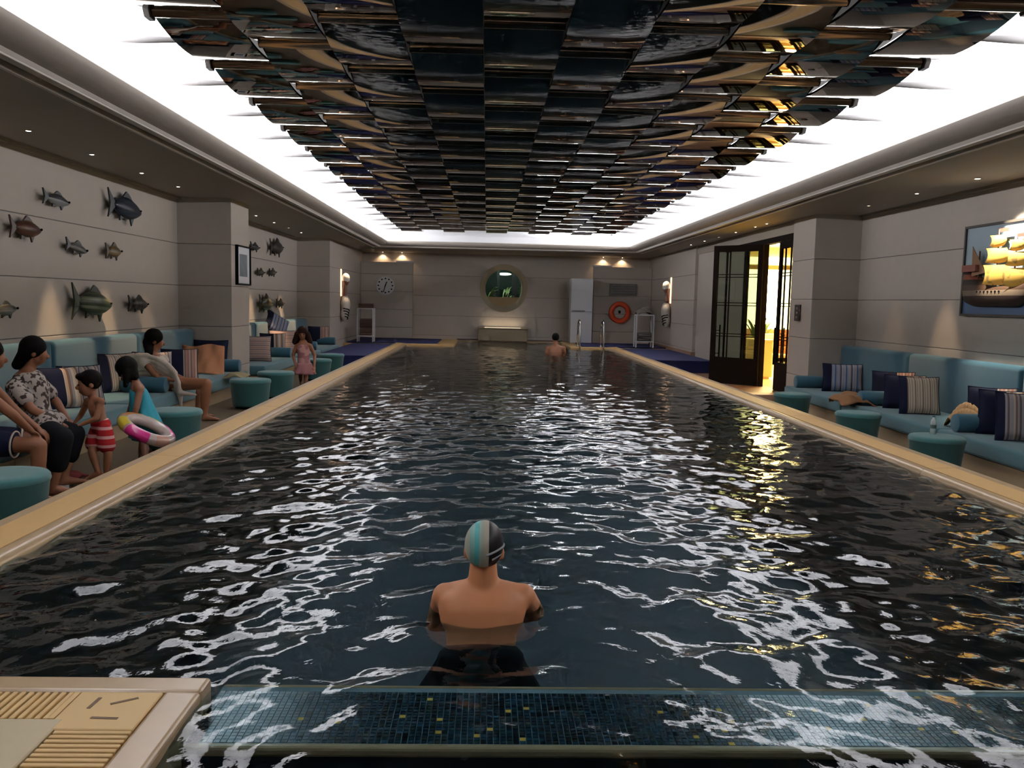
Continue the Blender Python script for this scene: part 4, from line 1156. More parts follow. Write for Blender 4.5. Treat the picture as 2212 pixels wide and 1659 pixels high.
# lifebuoy
t = thing('lifebuoy', 'orange ring lifebuoy hanging on the right partition', 'lifebuoy', (4.50, YP - 0.03, 1.085))
b = MB(); n, k = 40, 12; Rr, rr = 0.285, 0.085
vs = [((Rr + rr * math.cos(2 * PI * q / k)) * math.cos(2 * PI * i / n), -0.04 + 0.055 * math.sin(2 * PI * q / k), (Rr + rr * math.cos(2 * PI * q / k)) * math.sin(2 * PI * i / n)) for i in range(n) for q in range(k)]
fs = [(i * k + q, ((i + 1) % n) * k + q, ((i + 1) % n) * k + (q + 1) % k, i * k + (q + 1) % k) for i in range(n) for q in range(k)]
b.add(vs, fs); b.build('ring', mat('buoy_orange', (0.72, 0.07, 0.015), 0.5), t, True)
b = MB(); b.tube([(0, 0.028, 0.0), (0, -0.03, 0.0)], 0.035, 14); b.build('hook', M_BLACK, t)
MB().box(-0.045, 0.045, 0.01, 0.028, 0.03, 0.06).build('hook_plate', M_BLACK, t)

# blue mats
M_FRINGE = M_MAT
for nm, x0, x1, y0, y1, lab, z in (('pool_mat', -4.2, -1.5, 26.0, 28.9, 'blue non-slip mat covering the far left deck', 0.05), ('pool_mat', 2.95, 5.5, 26.0, 28.3, 'blue non-slip mat covering the far right deck', 0.05)):
    o = bevel(MB().box(x0, x1, y0, y1, 0.032, z + 0.02).build(nm, M_MAT), 0.01); tag(o, lab, 'mat', 'blue pool mats')
for x0, x1, y0, y1, lab in ((-3.93, -2.74, 19.9, 25.5, 'blue covered platform step left of the pool, below the left wall figure'), (3.99, 5.45, 20.4, 25.5, 'blue covered platform step right of the pool, below the right wall figure')):
    t = thing('covered_platform', lab, 'platform', ((x0 + x1) / 2, (y0 + y1) / 2, FLZ if x0 < 0 else -0.25)); zb = 0
    bevel(MB().box(x0 - (x0 + x1) / 2, x1 - (x0 + x1) / 2, y0 - (y0 + y1) / 2, y1 - (y0 + y1) / 2, 0, 0.28).build('cover', M_MAT, t), 0.02)
    MB().box(x0 - (x0 + x1) / 2 - 0.01, x1 - (x0 + x1) / 2 + 0.01, y0 - (y0 + y1) / 2 - 0.01, y1 - (y0 + y1) / 2 + 0.01, 0.27, 0.295).build('mat_top', M_MAT, t)

# pool ladder rails
for px_, lab in ((2.79, 'left chrome handrail of the pool ladder'), (3.50, 'right chrome handrail of the pool ladder')):
    t = thing('ladder_rail', lab, 'handrail', (px_, 25.62, 0.05), group='chrome ladder handrails')
    pts = [(0, 0.42, 0.0), (0, 0.42, 0.55)] + [(0, 0.42 - 0.30 * (1 - math.cos(a)), 0.55 + 0.27 * math.sin(a)) for a in [i * PI / 10 for i in range(1, 11)]] + [(0, -0.22, 0.2), (0, -0.24, -0.9)]
    MB().tube(pts, 0.024, 12).build('rail', M_CHROME, t, True)
    auto(MB().lathe([(0.05, 0), (0.05, 0.012), (0.03, 0.03)], 16, 0, 0.42).build('flange', M_CHROME, t), 40)


# towel racks
def rack(loc, label, w, h, tm, top_m, pale):
    t = thing('towel_rack', label, 'rack', loc, group='white towel stands')
    for x in (-w / 2, w / 2):
        for y in (-0.18, 0.18): MB().box(x - 0.018, x + 0.018, y - 0.018, y + 0.018, 0, h).build('leg', M_WHITE, t)
    for z in (0.16, h - 0.02): MB().box(-w / 2, w / 2, -0.19, 0.19, z, z + 0.03).build('shelf', M_WHITE, t)
    return t


rack((-3.62, 25.95, 0.075), 'white towel stand below the clock on the left mat', 0.46, 1.0, None, None, 0)
rack((4.78, 25.9, 0.075), 'white towel stand right of the lifebuoy on the right mat', 0.52, 0.98, None, None, 0)
MBR = mat('brown_towel', (0.075, 0.04, 0.028), 0.95, bump=0.3, scale=60)


def towel_stack(loc, w, d, n, dz, m, label, grp):
    for i in range(n):
        t = thing('folded_towel', label[i], 'towel', (loc[0] + 0.01 * (i % 2), loc[1], loc[2] + i * dz), 0.03 * (i % 3), grp)
        rbox(-w / 2, w / 2, -d / 2, d / 2, 0.0, dz * 0.52, 'lower_fold', m, t, 0.012, 3)
        rbox(-w / 2 + 0.004, w / 2 - 0.004, -d / 2 + 0.006, d / 2, dz * 0.50, dz * 0.99, 'upper_fold', m, t, 0.012, 3)


towel_stack((-3.62, 25.95, 0.266), 0.36, 0.30, 4, 0.125, MBR, ['%s dark brown folded towel from the bottom inside the left towel stand' % ORD[i].capitalize() for i in range(4)], 'folded towels in the left stand')
towel_stack((-3.62, 25.95, 1.086), 0.42, 0.30, 1, 0.13, MBR, ['dark brown folded towel on top of the left towel stand'], 'folded towels in the left stand')
towel_stack((4.78, 25.9, 0.266), 0.40, 0.30, 2, 0.13, mat('grey_towel', (0.10, 0.08, 0.07), 0.95), ['%s folded towel of the pair inside the right towel stand' % q for q in ('lower', 'upper')], 'folded towels in the right stand')
rumple('crumpled_towel', 'dark crumpled towel heaped on top of the right towel stand', (4.78, 25.9, 1.066), (0.52, 0.34, 0.22), mat('grey_towel2', (0.12, 0.10, 0.085), 0.95), 12)


# ------------------------------------------------------------------ wall figures with lamps
def wall_figure(x, y, side, label):
    """relief swimmer on the pillar: round white body with dark stripes, head with white cap, lit slot behind"""
    t = thing('wall_figure', label, 'sculpture', (x, y, 0.0), group='relief swimmers on the far pillars')
    s = side
    MB().box(*sorted((0.0, s * 0.03)), -0.035, 0.035, 1.42, 2.20).build('light_bar', mat('bar_glow', (1.0, 0.66, 0.42), emit=1.9), t)
    m_cap = mat('cap_white', (0.80, 0.74, 0.66), 0.5)
    b = MB(); b.ell((s * 0.13, 0.10, 1.88), ((0.10, 0, 0), (0, 0.12, 0), (0, 0, 0.17)), 20, 14); b.ell((s * 0.22, 0.06, 1.84), ((0.025, 0, 0), (0, 0.02, 0), (0, 0, 0.03)), 8, 6)
    b.cap((s * 0.11, 0.09, 1.80), (s * 0.10, 0.05, 1.48), 0.06, 0.08)
    blob('head', b, mat('figure_face', (0.20, 0.09, 0.06), 0.5), t, 0.014, 2)
    b = MB(); n_ = 20; vs = []
    b.ell((s * 0.135, 0.10, 1.93), ((0.112, 0, 0.05 * s), (0, 0.132, 0), (-0.04 * s, 0, 0.15)), 20, 12); b.build('bathing_cap', m_cap, t, True)
    b = MB(); b.ell((s * 0.13, 0.08, 1.18), ((0.14, 0, 0), (0, 0.24, 0), (0, 0, 0.27)), 24, 16); b.ell((s * 0.10, 0.04, 0.92), ((0.11, 0, 0), (0, 0.17, 0), (0, 0, 0.22)), 20, 14)
    blob('torso', b, m_cap, t, 0.016, 3)
    for i in range(4):
        z = 1.02 - i * 0.075; b = MB()
        r_ = 0.125 - 0.012 * i
        pts = [(s * (0.10 + (r_ + 0.015) * math.sin(a)), 0.04 - (r_ + 0.05) * math.cos(a), z + 0.05 * math.cos(a)) for a in [i_ * PI / 10 for i_ in range(11)]]
        b.tube(pts, 0.017, 6); b.build('suit_stripe', M_BLACK, t, True)
    sp_ = spot((x + s * 0.22, y + 0.05, 2.5), (x + s * 0.10, y + 0.08, 1.2), 90, WARM, 26); sp_.parent = t; sp_.matrix_parent_inverse = Matrix.Translation((-x, -y, 0))
    return t


wall_figure(PL, 25.1, 1, 'capped swimmer sculpture lit on the far left pillar')
wall_figure(PR, 25.9, -1, 'capped swimmer sculpture lit on the far right pillar')

# things on the left deck
P = at(150, 1040, Z=FLZ); rumple('red_cloth', 'dark red cloth lying on the deck behind the boy', (P.x - 0.15, P.y + 0.1, FLZ), (0.42, 0.30, 0.07), mat('red_cloth', (0.20, 0.015, 0.015), 0.9), 3, 'cloth')
P = at(135, 1058, Z=FLZ)
o = MB(); o.prism([(-0.14, -0.10), (0.15, -0.07), (0.12, 0.12), (-0.10, 0.10)], 'Z', 0.0, 0.006); tag(bevel(o.build('white_paper', M_WHITE, None, False, (P.x - 0.1, P.y, FLZ + 0.002), (0.0, 0.0, 0.3)), 0.002), 'sheet of white paper on the deck near the front left ottoman', 'paper')
# ------------------------------------------------------------------ people
def head_parts(mb, c, fwd, up, s):
    f = Vector(fwd).normalized(); u = (Vector(up) - f * Vector(up).dot(f)).normalized(); r = f.cross(u)
    mb.ell(c + u * .018 * s - f * .012 * s, (r * .076 * s, f * .095 * s, u * .095 * s), 20, 14)
    mb.ell(c - u * .052 * s + f * .028 * s, (r * .056 * s, f * .060 * s, u * .060 * s), 16, 10)
    mb.ell(c - u * .02 * s + f * .055 * s, (r * .060 * s, f * .040 * s, u * .062 * s), 16, 10)
    mb.ell(c - u * .018 * s + f * .100 * s, (r * .013 * s, f * .020 * s, u * .022 * s), 10, 8)
    mb.ell(c - u * .062 * s + f * .086 * s, (r * .024 * s, f * .010 * s, u * .010 * s), 10, 6)
    for sg in (-1, 1):
        mb.ell(c - u * .012 * s + r * sg * .078 * s - f * .01 * s, (r * .012 * s, f * .022 * s, u * .032 * s), 10, 8)
    return f, u, r


def eyes(t, c, f, u, r, s):
    for sg in (-1, 1):
        MB().ell(c + r * sg * .030 * s + f * .090 * s + u * .004 * s, (r * .013 * s, f * .009 * s, u * .008 * s), 8, 6).build('eye', M_BLACK, t, True)


def torso_parts(mb, hip, neck, rh, rs, fwd, hw, ww, sw, dp, g=0.0, t0=0.0, t1=1.0):
    """stacked ellipses from the pelvis to the base of the neck"""
    up = (neck - hip); L = up.length; u = up.normalized()
    W_ = [hw, hw * .97, ww, ww * 1.02, (ww + sw) / 2, sw * .90, sw * .92, sw * .62]
    D_ = [dp * 1.0, dp * .98, dp * .88, dp * .9, dp * .98, dp, dp * .85, dp * .55]
    n = 25; base = W_, D_
    W_ = [float(np.interp(i / 24 * 7, range(8), base[0])) for i in range(n)]; D_ = [float(np.interp(i / 24 * 7, range(8), base[1])) for i in range(n)]
    for i in range(n):
        t = i / (n - 1)
        if t < t0 - 1e-3 or t > t1 + 1e-3: continue
        r = (rh * (1 - t) + rs * t).normalized(); f = u.cross(r); f.normalize()
        if f.dot(fwd) < 0: f = -f
        mb.ell(hip + up * t * .96, (r * (W_[i] + g), f * (D_[i] + g), u * (L * .15 + g)), 20, 12)


def hand_parts(mb, wr, d, nrm, s, curl=0.5, side=1):
    d = Vector(d).normalized(); n = (Vector(nrm) - d * Vector(nrm).dot(d)).normalized(); a = d.cross(n) * side
    pc = wr + d * .045 * s
    mb.ell(pc, (a * .040 * s, d * .052 * s, n * .016 * s), 12, 8)
    for i, (o, ln) in enumerate(((-.028, .066), (-.009, .076), (.010, .072), (.028, .056))):
        b0 = wr + d * .085 * s + a * o * s
        b1 = b0 + (d * math.cos(curl * .6) + n * math.sin(curl * .6)) * ln * .55 * s
        b2 = b1 + (d * math.cos(curl * 1.5) + n * math.sin(curl * 1.5)) * ln * .5 * s
        mb.cap(b0, b1, .0088 * s, .008 * s, 8); mb.cap(b1, b2, .008 * s, .0065 * s, 8)
    th0 = wr + d * .03 * s - a * .034 * s; th1 = th0 + (d * .7 - a * .55 + n * .35).normalized() * .038 * s; th2 = th1 + (d * .9 + n * .45).normalized() * .032 * s
    mb.cap(th0, th1, .012 * s, .0095 * s, 8); mb.cap(th1, th2, .0095 * s, .0075 * s, 8)


def arm_parts(mb, sh, el, wr, s, nrm=(0, 0, -1), hand=True, curl=.5, side=1, k=1.0):
    mb.cap(sh, el, .047 * s * k, .037 * s * k); mb.cap(el, wr, .038 * s * k, .025 * s * k)
    if hand: hand_parts(mb, wr, wr - el, nrm, s, curl, side)


def leg_parts(mb, hp, kn, an, toe, s, k=1.0):
    mb.cap(hp, kn, .080 * s * k, .054 * s * k)
    mid = kn.lerp(an, .3)
    mb.cap(kn, mid, .053 * s * k, .054 * s * k); mb.cap(mid, an, .054 * s * k, .034 * s)
    d = (toe - an); d.z = 0; d.normalize()
    heel = an - d * .035 * s; heel.z = an.z - .028 * s
    tz = toe.copy()
    mb.cap(heel, an + d * .05 * s - Vector((0, 0, .012 * s)), .030 * s, .033 * s); mb.cap(an + d * .04 * s - Vector((0, 0, .012 * s)), tz, .034 * s, .018 * s)
    side = Vector((-d.y, d.x, 0))
    for q in (-.022, -.009, .004, .016, .027):
        mb.cap(tz + side * q * s, tz + side * q * s + d * .022 * s, .010 * s, .008 * s, 8)


def hair_cap(mb, c, f, u, r, s, g=.012):
    mb.ell(c + u * .032 * s - f * .026 * s, (r * (.080 * s + g), f * (.090 * s + g), u * (.088 * s + g)), 20, 12)


def fl(x, y, dz):
    return at(x, y, Z=FLZ + dz)


Vz = Vector((0, 0, 1))
# ---- foreground swimmer seen from behind
Y = 3.6
t = thing('person', 'swimmer seen from behind in the foreground with striped swim cap and bare back', 'person', (SWX, Y, -1.55))
T0 = Matrix.Translation((-SWX, -Y, 1.55))


def keepworld(o, par):
    o.parent = par; o.matrix_parent_inverse = Matrix.Translation(-par.location)
    return o


hc = at(1046, 1187, Y=Y); nk = at(1044, 1258, Y=Y); hp = at(1038, 1436, Y=3.50)
b = MB(); f, u, r = head_parts(b, hc, (0.08, 1, -0.05), Vz, 1.0)
b.cap(at(1044, 1222, Y=3.6), at(1043, 1285, Y=3.6), .060, .072)
shl, shr = at(962, 1287, Y=3.62), at(1128, 1289, Y=3.62)
torso_parts(b, hp, nk + Vector((0, 0, -.015)), Vector((1, 0, 0)), Vector((1, 0, 0)), Vector((0, 1, 0)), .155, .150, .212, .095)
b.cap(nk + Vector((-.02, 0, -.035)), shl + Vector((0.0, 0, -.002)), .060, .056); b.cap(nk + Vector((.02, 0, -.035)), shr + Vector((0, 0, -.002)), .060, .056)
el, wr = at(940, 1345, Y=3.88), at(980, 1350, Y=4.15); b.cap(shl, el, .058, .043); b.cap(el, wr, .042, .027); hand_parts(b, wr, (0.3, 1, -.1), (0, 0, -1), 1.0, .3)
el, wr = at(1156, 1322, Y=3.88), at(1105, 1338, Y=4.15); b.cap(shr, el, .060, .044); b.cap(el, wr, .042, .027); hand_parts(b, wr, (-.3, 1, -.1), (0, 0, -1), 1.0, .3, -1)
hl, hr = hp + Vector((-.09, 0, -.05)), hp + Vector((.09, 0, -.05))
kl, kr = Vector((-.27, 3.78, -.62)), Vector((.27, 3.78, -.62)); al, ar = Vector((-.22, 3.5, -1.46)), Vector((.22, 3.5, -1.46))
leg_parts(b, hl, kl, al, al + Vector((-.03, .16, -.045)), 1.0); leg_parts(b, hr, kr, ar, ar + Vector((.03, .16, -.045)), 1.0)
keepworld(blob('body', b, M_SKIN, None, .009, 6), t)
b = MB(); torso_parts(b, hp, nk, Vector((1, 0, 0)), Vector((1, 0, 0)), Vector((0, 1, 0)), .155, .145, .19, .095, .035, 0, .12)
b.cap(hl, hl.lerp(kl, .85), .120, .120); b.cap(hr, hr.lerp(kr, .85), .120, .120)
b.ell(hp + Vector((0, 0, -.08)), ((.215, 0, 0), (0, .17, 0), (0, 0, .15)))
keepworld(blob('swim_shorts', b, M_BLACK, None, .012, 4), t)
# swim cap: cream and aqua stripes on the left half, black on the right
capm = stripes('cap_stripes', 0, 5, [(0.36, 0.34, 0.26), (0.42, 0.42, 0.34), (0.22, 0.42, 0.38), (0.10, 0.40, 0.40), (0.36, 0.42, 0.34), (0.46, 0.42, 0.33), (0.012, 0.01, 0.009), (0.010, 0.008, 0.008), (0.010, 0.008, 0.008), (0.012, 0.01, 0.009)], rough=0.45)
b = MB(); c0 = hc + u * .026 - f * .016
b.ell(Vector((.10, 0, 0)), (r * .0835, f * .103, u * .103), 32, 22)
for i in range(len(b.v)):      # the rim sweeps down at the nape
    x, y_, z = b.v[i]
    if z < -.045: b.v[i] = (x, y_, max(z, -.082 + .03 * (y_ > 0)))
o = b.build('swim_cap', capm, None, True, c0 - Vector((.10, 0, 0))); keepworld(o, t)
M_BAND = mat('cap_band', (0.30, 0.31, 0.32), 0.5)
for dz, a0, a1 in ((-.018, -1.35, .35), (-.050, -1.0, .35)):
    pts = [c0 + r * (.0855 * math.cos(a) * math.cos(math.asin(dz / .103))) + f * (.105 * math.sin(a) * math.cos(math.asin(dz / .103))) + u * (dz + .030 * math.cos(a) - .012) for a in [a0 + (a1 - a0) * i / 12 for i in range(13)]]
    o = MB().tube(pts, .0052, 8).build('cap_band', M_BAND, None, True); keepworld(o, t)

# ---- far swimmer
Y = 23.6
t = thing('person', 'distant swimmer with short dark hair standing in the far end of the pool', 'person', (2.0, Y, -1.55))
hc = at(1200, 731, Y=Y); nk = at(1200, 747, Y=Y); b = MB()
f, u, r = head_parts(b, hc, (0, 1, -.2), Vz, 1.15); b.cap(hc - Vz * .08, nk - Vz * .04, .062, .07)
hp = nk - Vector((0, 0, .55)); torso_parts(b, hp, nk, Vector((1, 0, 0)), Vector((1, 0, 0)), Vector((0, 1, 0)), .16, .15, .21, .11)
for sg, xx in ((-1, 1184), (1, 1217)):
    sh = at(xx, 752, Y=Y); b.cap(nk - Vz * .05, sh, .065, .065); el = sh + Vector((sg * .08, .05, -.24)); wr = el + Vector((-sg * .03, .22, -.08)); arm_parts(b, sh, el, wr, 1.15, curl=.3, side=sg)
    h2 = hp + Vector((sg * .09, 0, -.04)); k2 = h2 + Vector((sg * .03, .05, -.42)); a2 = Vector((k2.x, k2.y - .02, -1.47)); leg_parts(b, h2, k2, a2, a2 + Vector((0, .17, -.045)), 1.0)
keepworld(blob('body', b, M_SKIN2, None, .014, 4), t)
b = MB(); hair_cap(b, hc, f, u, r, 1.15); keepworld(blob('hair', b, M_HAIR, None, .014, 2), t)
b = MB(); torso_parts(b, hp, nk, Vector((1, 0, 0)), Vector((1, 0, 0)), Vector((0, 1, 0)), .16, .15, .21, .11, .015, 0, .15)
keepworld(blob('swim_shorts', b, M_BLACK, None, .014, 3), t)

# ---- boy in striped shorts
Y = 7.4
t = thing('person', 'shirtless small boy in red and white striped swim shorts standing by the sofa', 'person', (-3.26, Y, FLZ))
s = .60; b = MB(); hc = at(191, 829, Y=Y); nk = at(203, 860, Y=Y); hp = at(219, 922, Y=Y)
f, u, r = head_parts(b, hc, (-.82, -.55, -.16), Vector((-.12, 0, 1)), .92); b.cap(hc + Vector((.015, .01, -.06)), nk + Vector((0, 0, -.02)), .036, .040)
fw = Vector((-.85, -.3, 0)).normalized(); rr = fw.cross(Vz)
shn, shf = at(217, 868, Y=7.31), at(190, 867, Y=7.50)
torso_parts(b, hp, nk, rr, rr, fw, .092, .085, .105, .066)
b.cap(nk - Vz * .02, shn, .035, .037); b.cap(nk - Vz * .02, shf, .035, .037)
arm_parts(b, shn, at(208, 904, Y=7.26), at(176, 917, Y=7.24), .72, curl=.9, k=.9)
arm_parts(b, shf, at(174, 898, Y=7.54), at(162, 913, Y=7.50), .72, curl=.9, side=-1, k=.9)
hn, hf = at(226, 930, Y=7.33), at(211, 930, Y=7.47)
an = fl(230, 1030, .045); an2 = fl(213, 1022, .08)
kn_n, kn_f = at(233, 980, Y=an.y), at(199, 976, Y=an2.y)
leg_parts(b, hn, kn_n, an, an + Vector((-.10, -.04, -.028)), .66); leg_parts(b, hf, kn_f, an2, an2 + Vector((-.10, -.03, -.05)), .66)
keepworld(blob('body', b, M_SKIN2, None, .0075, 3), t)
b = MB(); hair_cap(b, hc, f, u, r, .92, .012); b.ell(hc + u * .075 + f * .05, (r * .06, f * .04, u * .03)); keepworld(blob('hair', b, M_HAIR, None, .009, 2), t)
for sg in (-1, 1):
    o = MB().ell(hc + r * sg * .028 + f * .080 + u * .004, (r * .010, f * .006, u * .006), 8, 6).build('eye', M_BLACK, None, True); keepworld(o, t)
b = MB(); torso_parts(b, hp, nk, rr, rr, fw, .095, .09, .1, .070, .012, 0, .15)
b.cap(hn, hn.lerp(kn_n, .62), .066, .074); b.cap(hf, hf.lerp(kn_f, .62), .066, .074)
sh_m = stripes('shorts_stripes', 2, 13.5, [(0.32, 0.012, 0.014), (0.32, 0.012, 0.014), (0.62, 0.32, 0.30)], rough=.85)
keepworld(blob('swim_shorts', b, sh_m, None, .009, 3), t)

# ---- girl in turquoise dress bending over her swim ring
Y = 8.15
t = thing('person', 'dark-haired girl in a turquoise dress bending forward with a swim ring', 'person', (-3.22, Y, FLZ))
b = MB(); hc = at(276, 800, Y=Y); nk = at(293, 826, Y=Y); hp = at(319, 908, Y=Y)
f, u, r = head_parts(b, hc, (-.62, -.12, -.75), Vector((-.75, 0, .6)), .92); b.cap(hc + Vector((.03, 0, -.03)), nk, .036, .042)
fw = Vector((-1, -.05, 0)).normalized(); rr = fw.cross(Vz); shn, shf = at(302, 843, Y=8.03), at(291, 840, Y=8.28)
torso_parts(b, hp, nk, rr, rr, fw, .095, .088, .11, .068); b.cap(nk, shn, .036, .042); b.cap(nk, shf, .036, .040)
arm_parts(b, shn, at(295, 882, Y=7.95), at(286, 912, Y=7.93), .78, (-1, 0, 0), curl=1.0, k=.95)
arm_parts(b, shf, at(284, 878, Y=8.33), at(274, 900, Y=8.30), .78, (-1, 0, 0), curl=1.0, side=-1)
for (xa, ya, yy) in ((318, 1002, 0), (305, 997, 1)):
    an = fl(xa, ya, .045); hh = hp + Vector((0, -.05 + .1 * yy, -.03)); leg_parts(b, hh, hh.lerp(an, .5) + Vector((-.02, 0, 0)), an, an + Vector((-.11, -.02, -.028)), .72)
keepworld(blob('body', b, M_SKIN3, None, .0075, 3), t)
b = MB(); hair_cap(b, hc, f, u, r, .92, .016); b.ell(hc + u * .05 - f * .02, (r * .10, f * .10, u * .08))
b.cap(hc - u * .02 - r * .05, at(271, 833, Y=8.05), .045, .022); b.cap(hc - f * .03, at(290, 812, Y=8.12), .07, .045); b.cap(hc + f * .03, at(262, 808, Y=8.13), .05, .03)
keepworld(blob('hair', b, M_HAIR, None, .009, 2), t)
b = MB(); n, k = 18, 36; vs = []
for i in range(n + 1):
    g = i / n
    c_ = nk.lerp(hp, min(1, g * 1.05)) if g < .55 else None
    px_ = 297 + (326 - 297) * g; py_ = 836 + (950 - 836) * g + 6 * (g - 1) * 0
    c_ = at(px_, py_, Y=Y)
    rx = .066 + .115 * g ** 1.15; ry = .095 + .085 * g ** 1.2
    if g < .08: rx *= .75 + 3 * g; ry *= .75 + 3 * g
    for q in range(k):
        a = 2 * PI * q / k; w_ = 1 + .07 * g * math.sin(9 * a + 2 * g)
        vs.append(c_ + Vector((rx * w_ * math.cos(a), ry * w_ * math.sin(a), -.03 * g * math.cos(a))))
fs = [(i * k + q, i * k + (q + 1) % k, (i + 1) * k + (q + 1) % k, (i + 1) * k + q) for i in range(n) for q in range(k)] + [tuple(range(k))]
b.add(vs, fs); o = b.build('dress', mat('turquoise_cloth', (0.02, 0.26, 0.34), .8, var=.15, scale=30), None, True)
sd = o.modifiers.new('thick', 'SOLIDIFY'); sd.thickness = .006; keepworld(o, t)
# swim ring
rc = at(317, 928, Y=7.80); vd = (rc - CAM).normalized(); nrm = ((RT * .465 + UP * .885) * .99 - vd * .10).normalized(); ex = RT * .885 - UP * .465; ex = (ex - nrm * ex.dot(nrm)).normalized(); ey = nrm.cross(ex)
t2 = thing('swim_ring', 'inflatable swim ring with orange yellow and pink patches held by the girl', 'swim ring', rc)
t2.matrix_world = Matrix(((ex.x, ey.x, nrm.x, rc.x), (ex.y, ey.y, nrm.y, rc.y), (ex.z, ey.z, nrm.z, rc.z), (0, 0, 0, 1)))
b = MB(); n, k = 40, 14; R1, r1 = .205, .062
vs = [((R1 + r1 * math.cos(2 * PI * q / k)) * math.cos(2 * PI * i / n), (R1 + r1 * math.cos(2 * PI * q / k)) * math.sin(2 * PI * i / n), .85 * r1 * math.sin(2 * PI * q / k)) for i in range(n) for q in range(k)]
fs = [(i * k + q, ((i + 1) % n) * k + q, ((i + 1) % n) * k + (q + 1) % k, i * k + (q + 1) % k) for i in range(n) for q in range(k)]
b.add(vs, fs); b.build('tube', mat('ring_vinyl', (0.62, 0.50, 0.45), .25, coat=.4), t2, True)
for a0, a1, c_, nm in ((2.3, 3.5, (0.62, 0.24, 0.06), 'orange'), (3.7, 4.3, (0.62, 0.48, 0.03), 'yellow'), (4.4, 5.25, (0.62, 0.03, 0.22), 'pink'), (5.5, 6.1, (0.55, 0.30, 0.22), 'peach'), (.3, 1.3, (0.62, 0.03, 0.22), 'pink'), (1.5, 2.1, (0.62, 0.48, 0.03), 'yellow')):
    b = MB(); m_ = 10; kk = 8; r2 = r1 * 1.012
    vs = [((R1 + r2 * math.cos(-.9 + 2.6 * q / kk)) * math.cos(a0 + (a1 - a0) * i / m_), (R1 + r2 * math.cos(-.9 + 2.6 * q / kk)) * math.sin(a0 + (a1 - a0) * i / m_), .85 * r2 * math.sin(-.9 + 2.6 * q / kk)) for i in range(m_ + 1) for q in range(kk + 1)]
    fs = [(i * (kk + 1) + q, (i + 1) * (kk + 1) + q, (i + 1) * (kk + 1) + q + 1, i * (kk + 1) + q + 1) for i in range(m_) for q in range(kk)]
    b.add(vs, fs); b.build('patch', mat('ring_' + nm, c_, .3, coat=.3), t2, True)

# ---- woman in patterned blouse
t = thing('person', 'seated woman in a leopard patterned blouse and black trousers turning to the boy', 'person', (-3.9, 7.3, FLZ))
b = MB(); Y = 7.35; hc = at(76, 760, Y=Y); nk = at(58, 800, Y=Y); hp = at(78, 912, Y=Y)
f, u, r = head_parts(b, hc, (.80, .42, -.22), Vector((.12, .05, 1)), 1.0); b.cap(hc + Vector((-.02, -.01, -.06)), nk - Vz * .02, .052, .060)
fw = Vector((.75, .55, 0)).normalized(); rr = fw.cross(Vz); shn, shf = at(32, 838, Y=7.16), at(86, 832, Y=7.56)
torso_parts(b, hp, nk, rr, rr, fw, .165, .15, .185, .115); b.cap(nk - Vz * .03, shn, .06, .06); b.cap(nk - Vz * .03, shf, .06, .06)
en, wn = at(70, 885, Y=7.06), at(125, 912, Y=7.16); arm_parts(b, shn, en, wn, 1.0, curl=.7)
ef, wf = at(122, 868, Y=7.60), at(146, 906, Y=7.52); arm_parts(b, shf, ef, wf, 1.0, curl=.8, side=-1)
an1, an2 = fl(114, 1056, .05), fl(136, 1036, .05)
kn1, kn2 = at(134, 946, Y=an1.y + .05), at(160, 938, Y=an2.y + .10); h1, h2 = hp + rr * .09 - Vz * .03, hp - rr * .09 - Vz * .03
leg_parts(b, h1, kn1, an1, an1 + Vector((.15, .05, -.03)), 1.0, 1.05); leg_parts(b, h2, kn2, an2, an2 + Vector((.15, .08, -.03)), 1.0, 1.05)
keepworld(blob('body', b, M_SKIN2, None, .0085, 3), t)
b = MB(); hair_cap(b, hc, f, u, r, 1.0, .016); b.ell(hc - f * .06 + u * .0, (r * .085, f * .07, u * .11)); b.cap(hc - f * .07 - u * .05, hc - f * .105 - u * .135, .062, .045)
keepworld(blob('hair', b, M_HAIR, None, .009, 2), t)
b = MB(); torso_parts(b, hp, nk, rr, rr, fw, .175, .165, .19, .13, .016, 0, .9); b.cap(nk - Vz * .045, shn, .058, .074); b.cap(nk - Vz * .045, shf, .058, .074)
b.cap(shn, shn.lerp(en, .55), .070, .076); b.cap(shf, shf.lerp(ef, .5), .070, .076); b.cap(hp - Vz * .02, hp.lerp(kn1, .45) + Vz * .03, .15, .12); b.cap(hp - Vz * .02, hp.lerp(kn2, .45) + Vz * .03, .15, .12)
keepworld(blob('blouse', b, spots_cloth('leopard_cloth', (0.46, 0.39, 0.34), (0.045, 0.028, 0.02), 27, .47), None, .011, 4), t)
b = MB(); b.cap(h1, kn1, .115, .088); b.cap(h2, kn2, .115, .088); b.cap(kn1, kn1.lerp(an1, .50), .088, .082); b.cap(kn2, kn2.lerp(an2, .45), .088, .080)
keepworld(blob('trousers', b, M_BLACK, None, .011, 3), t)

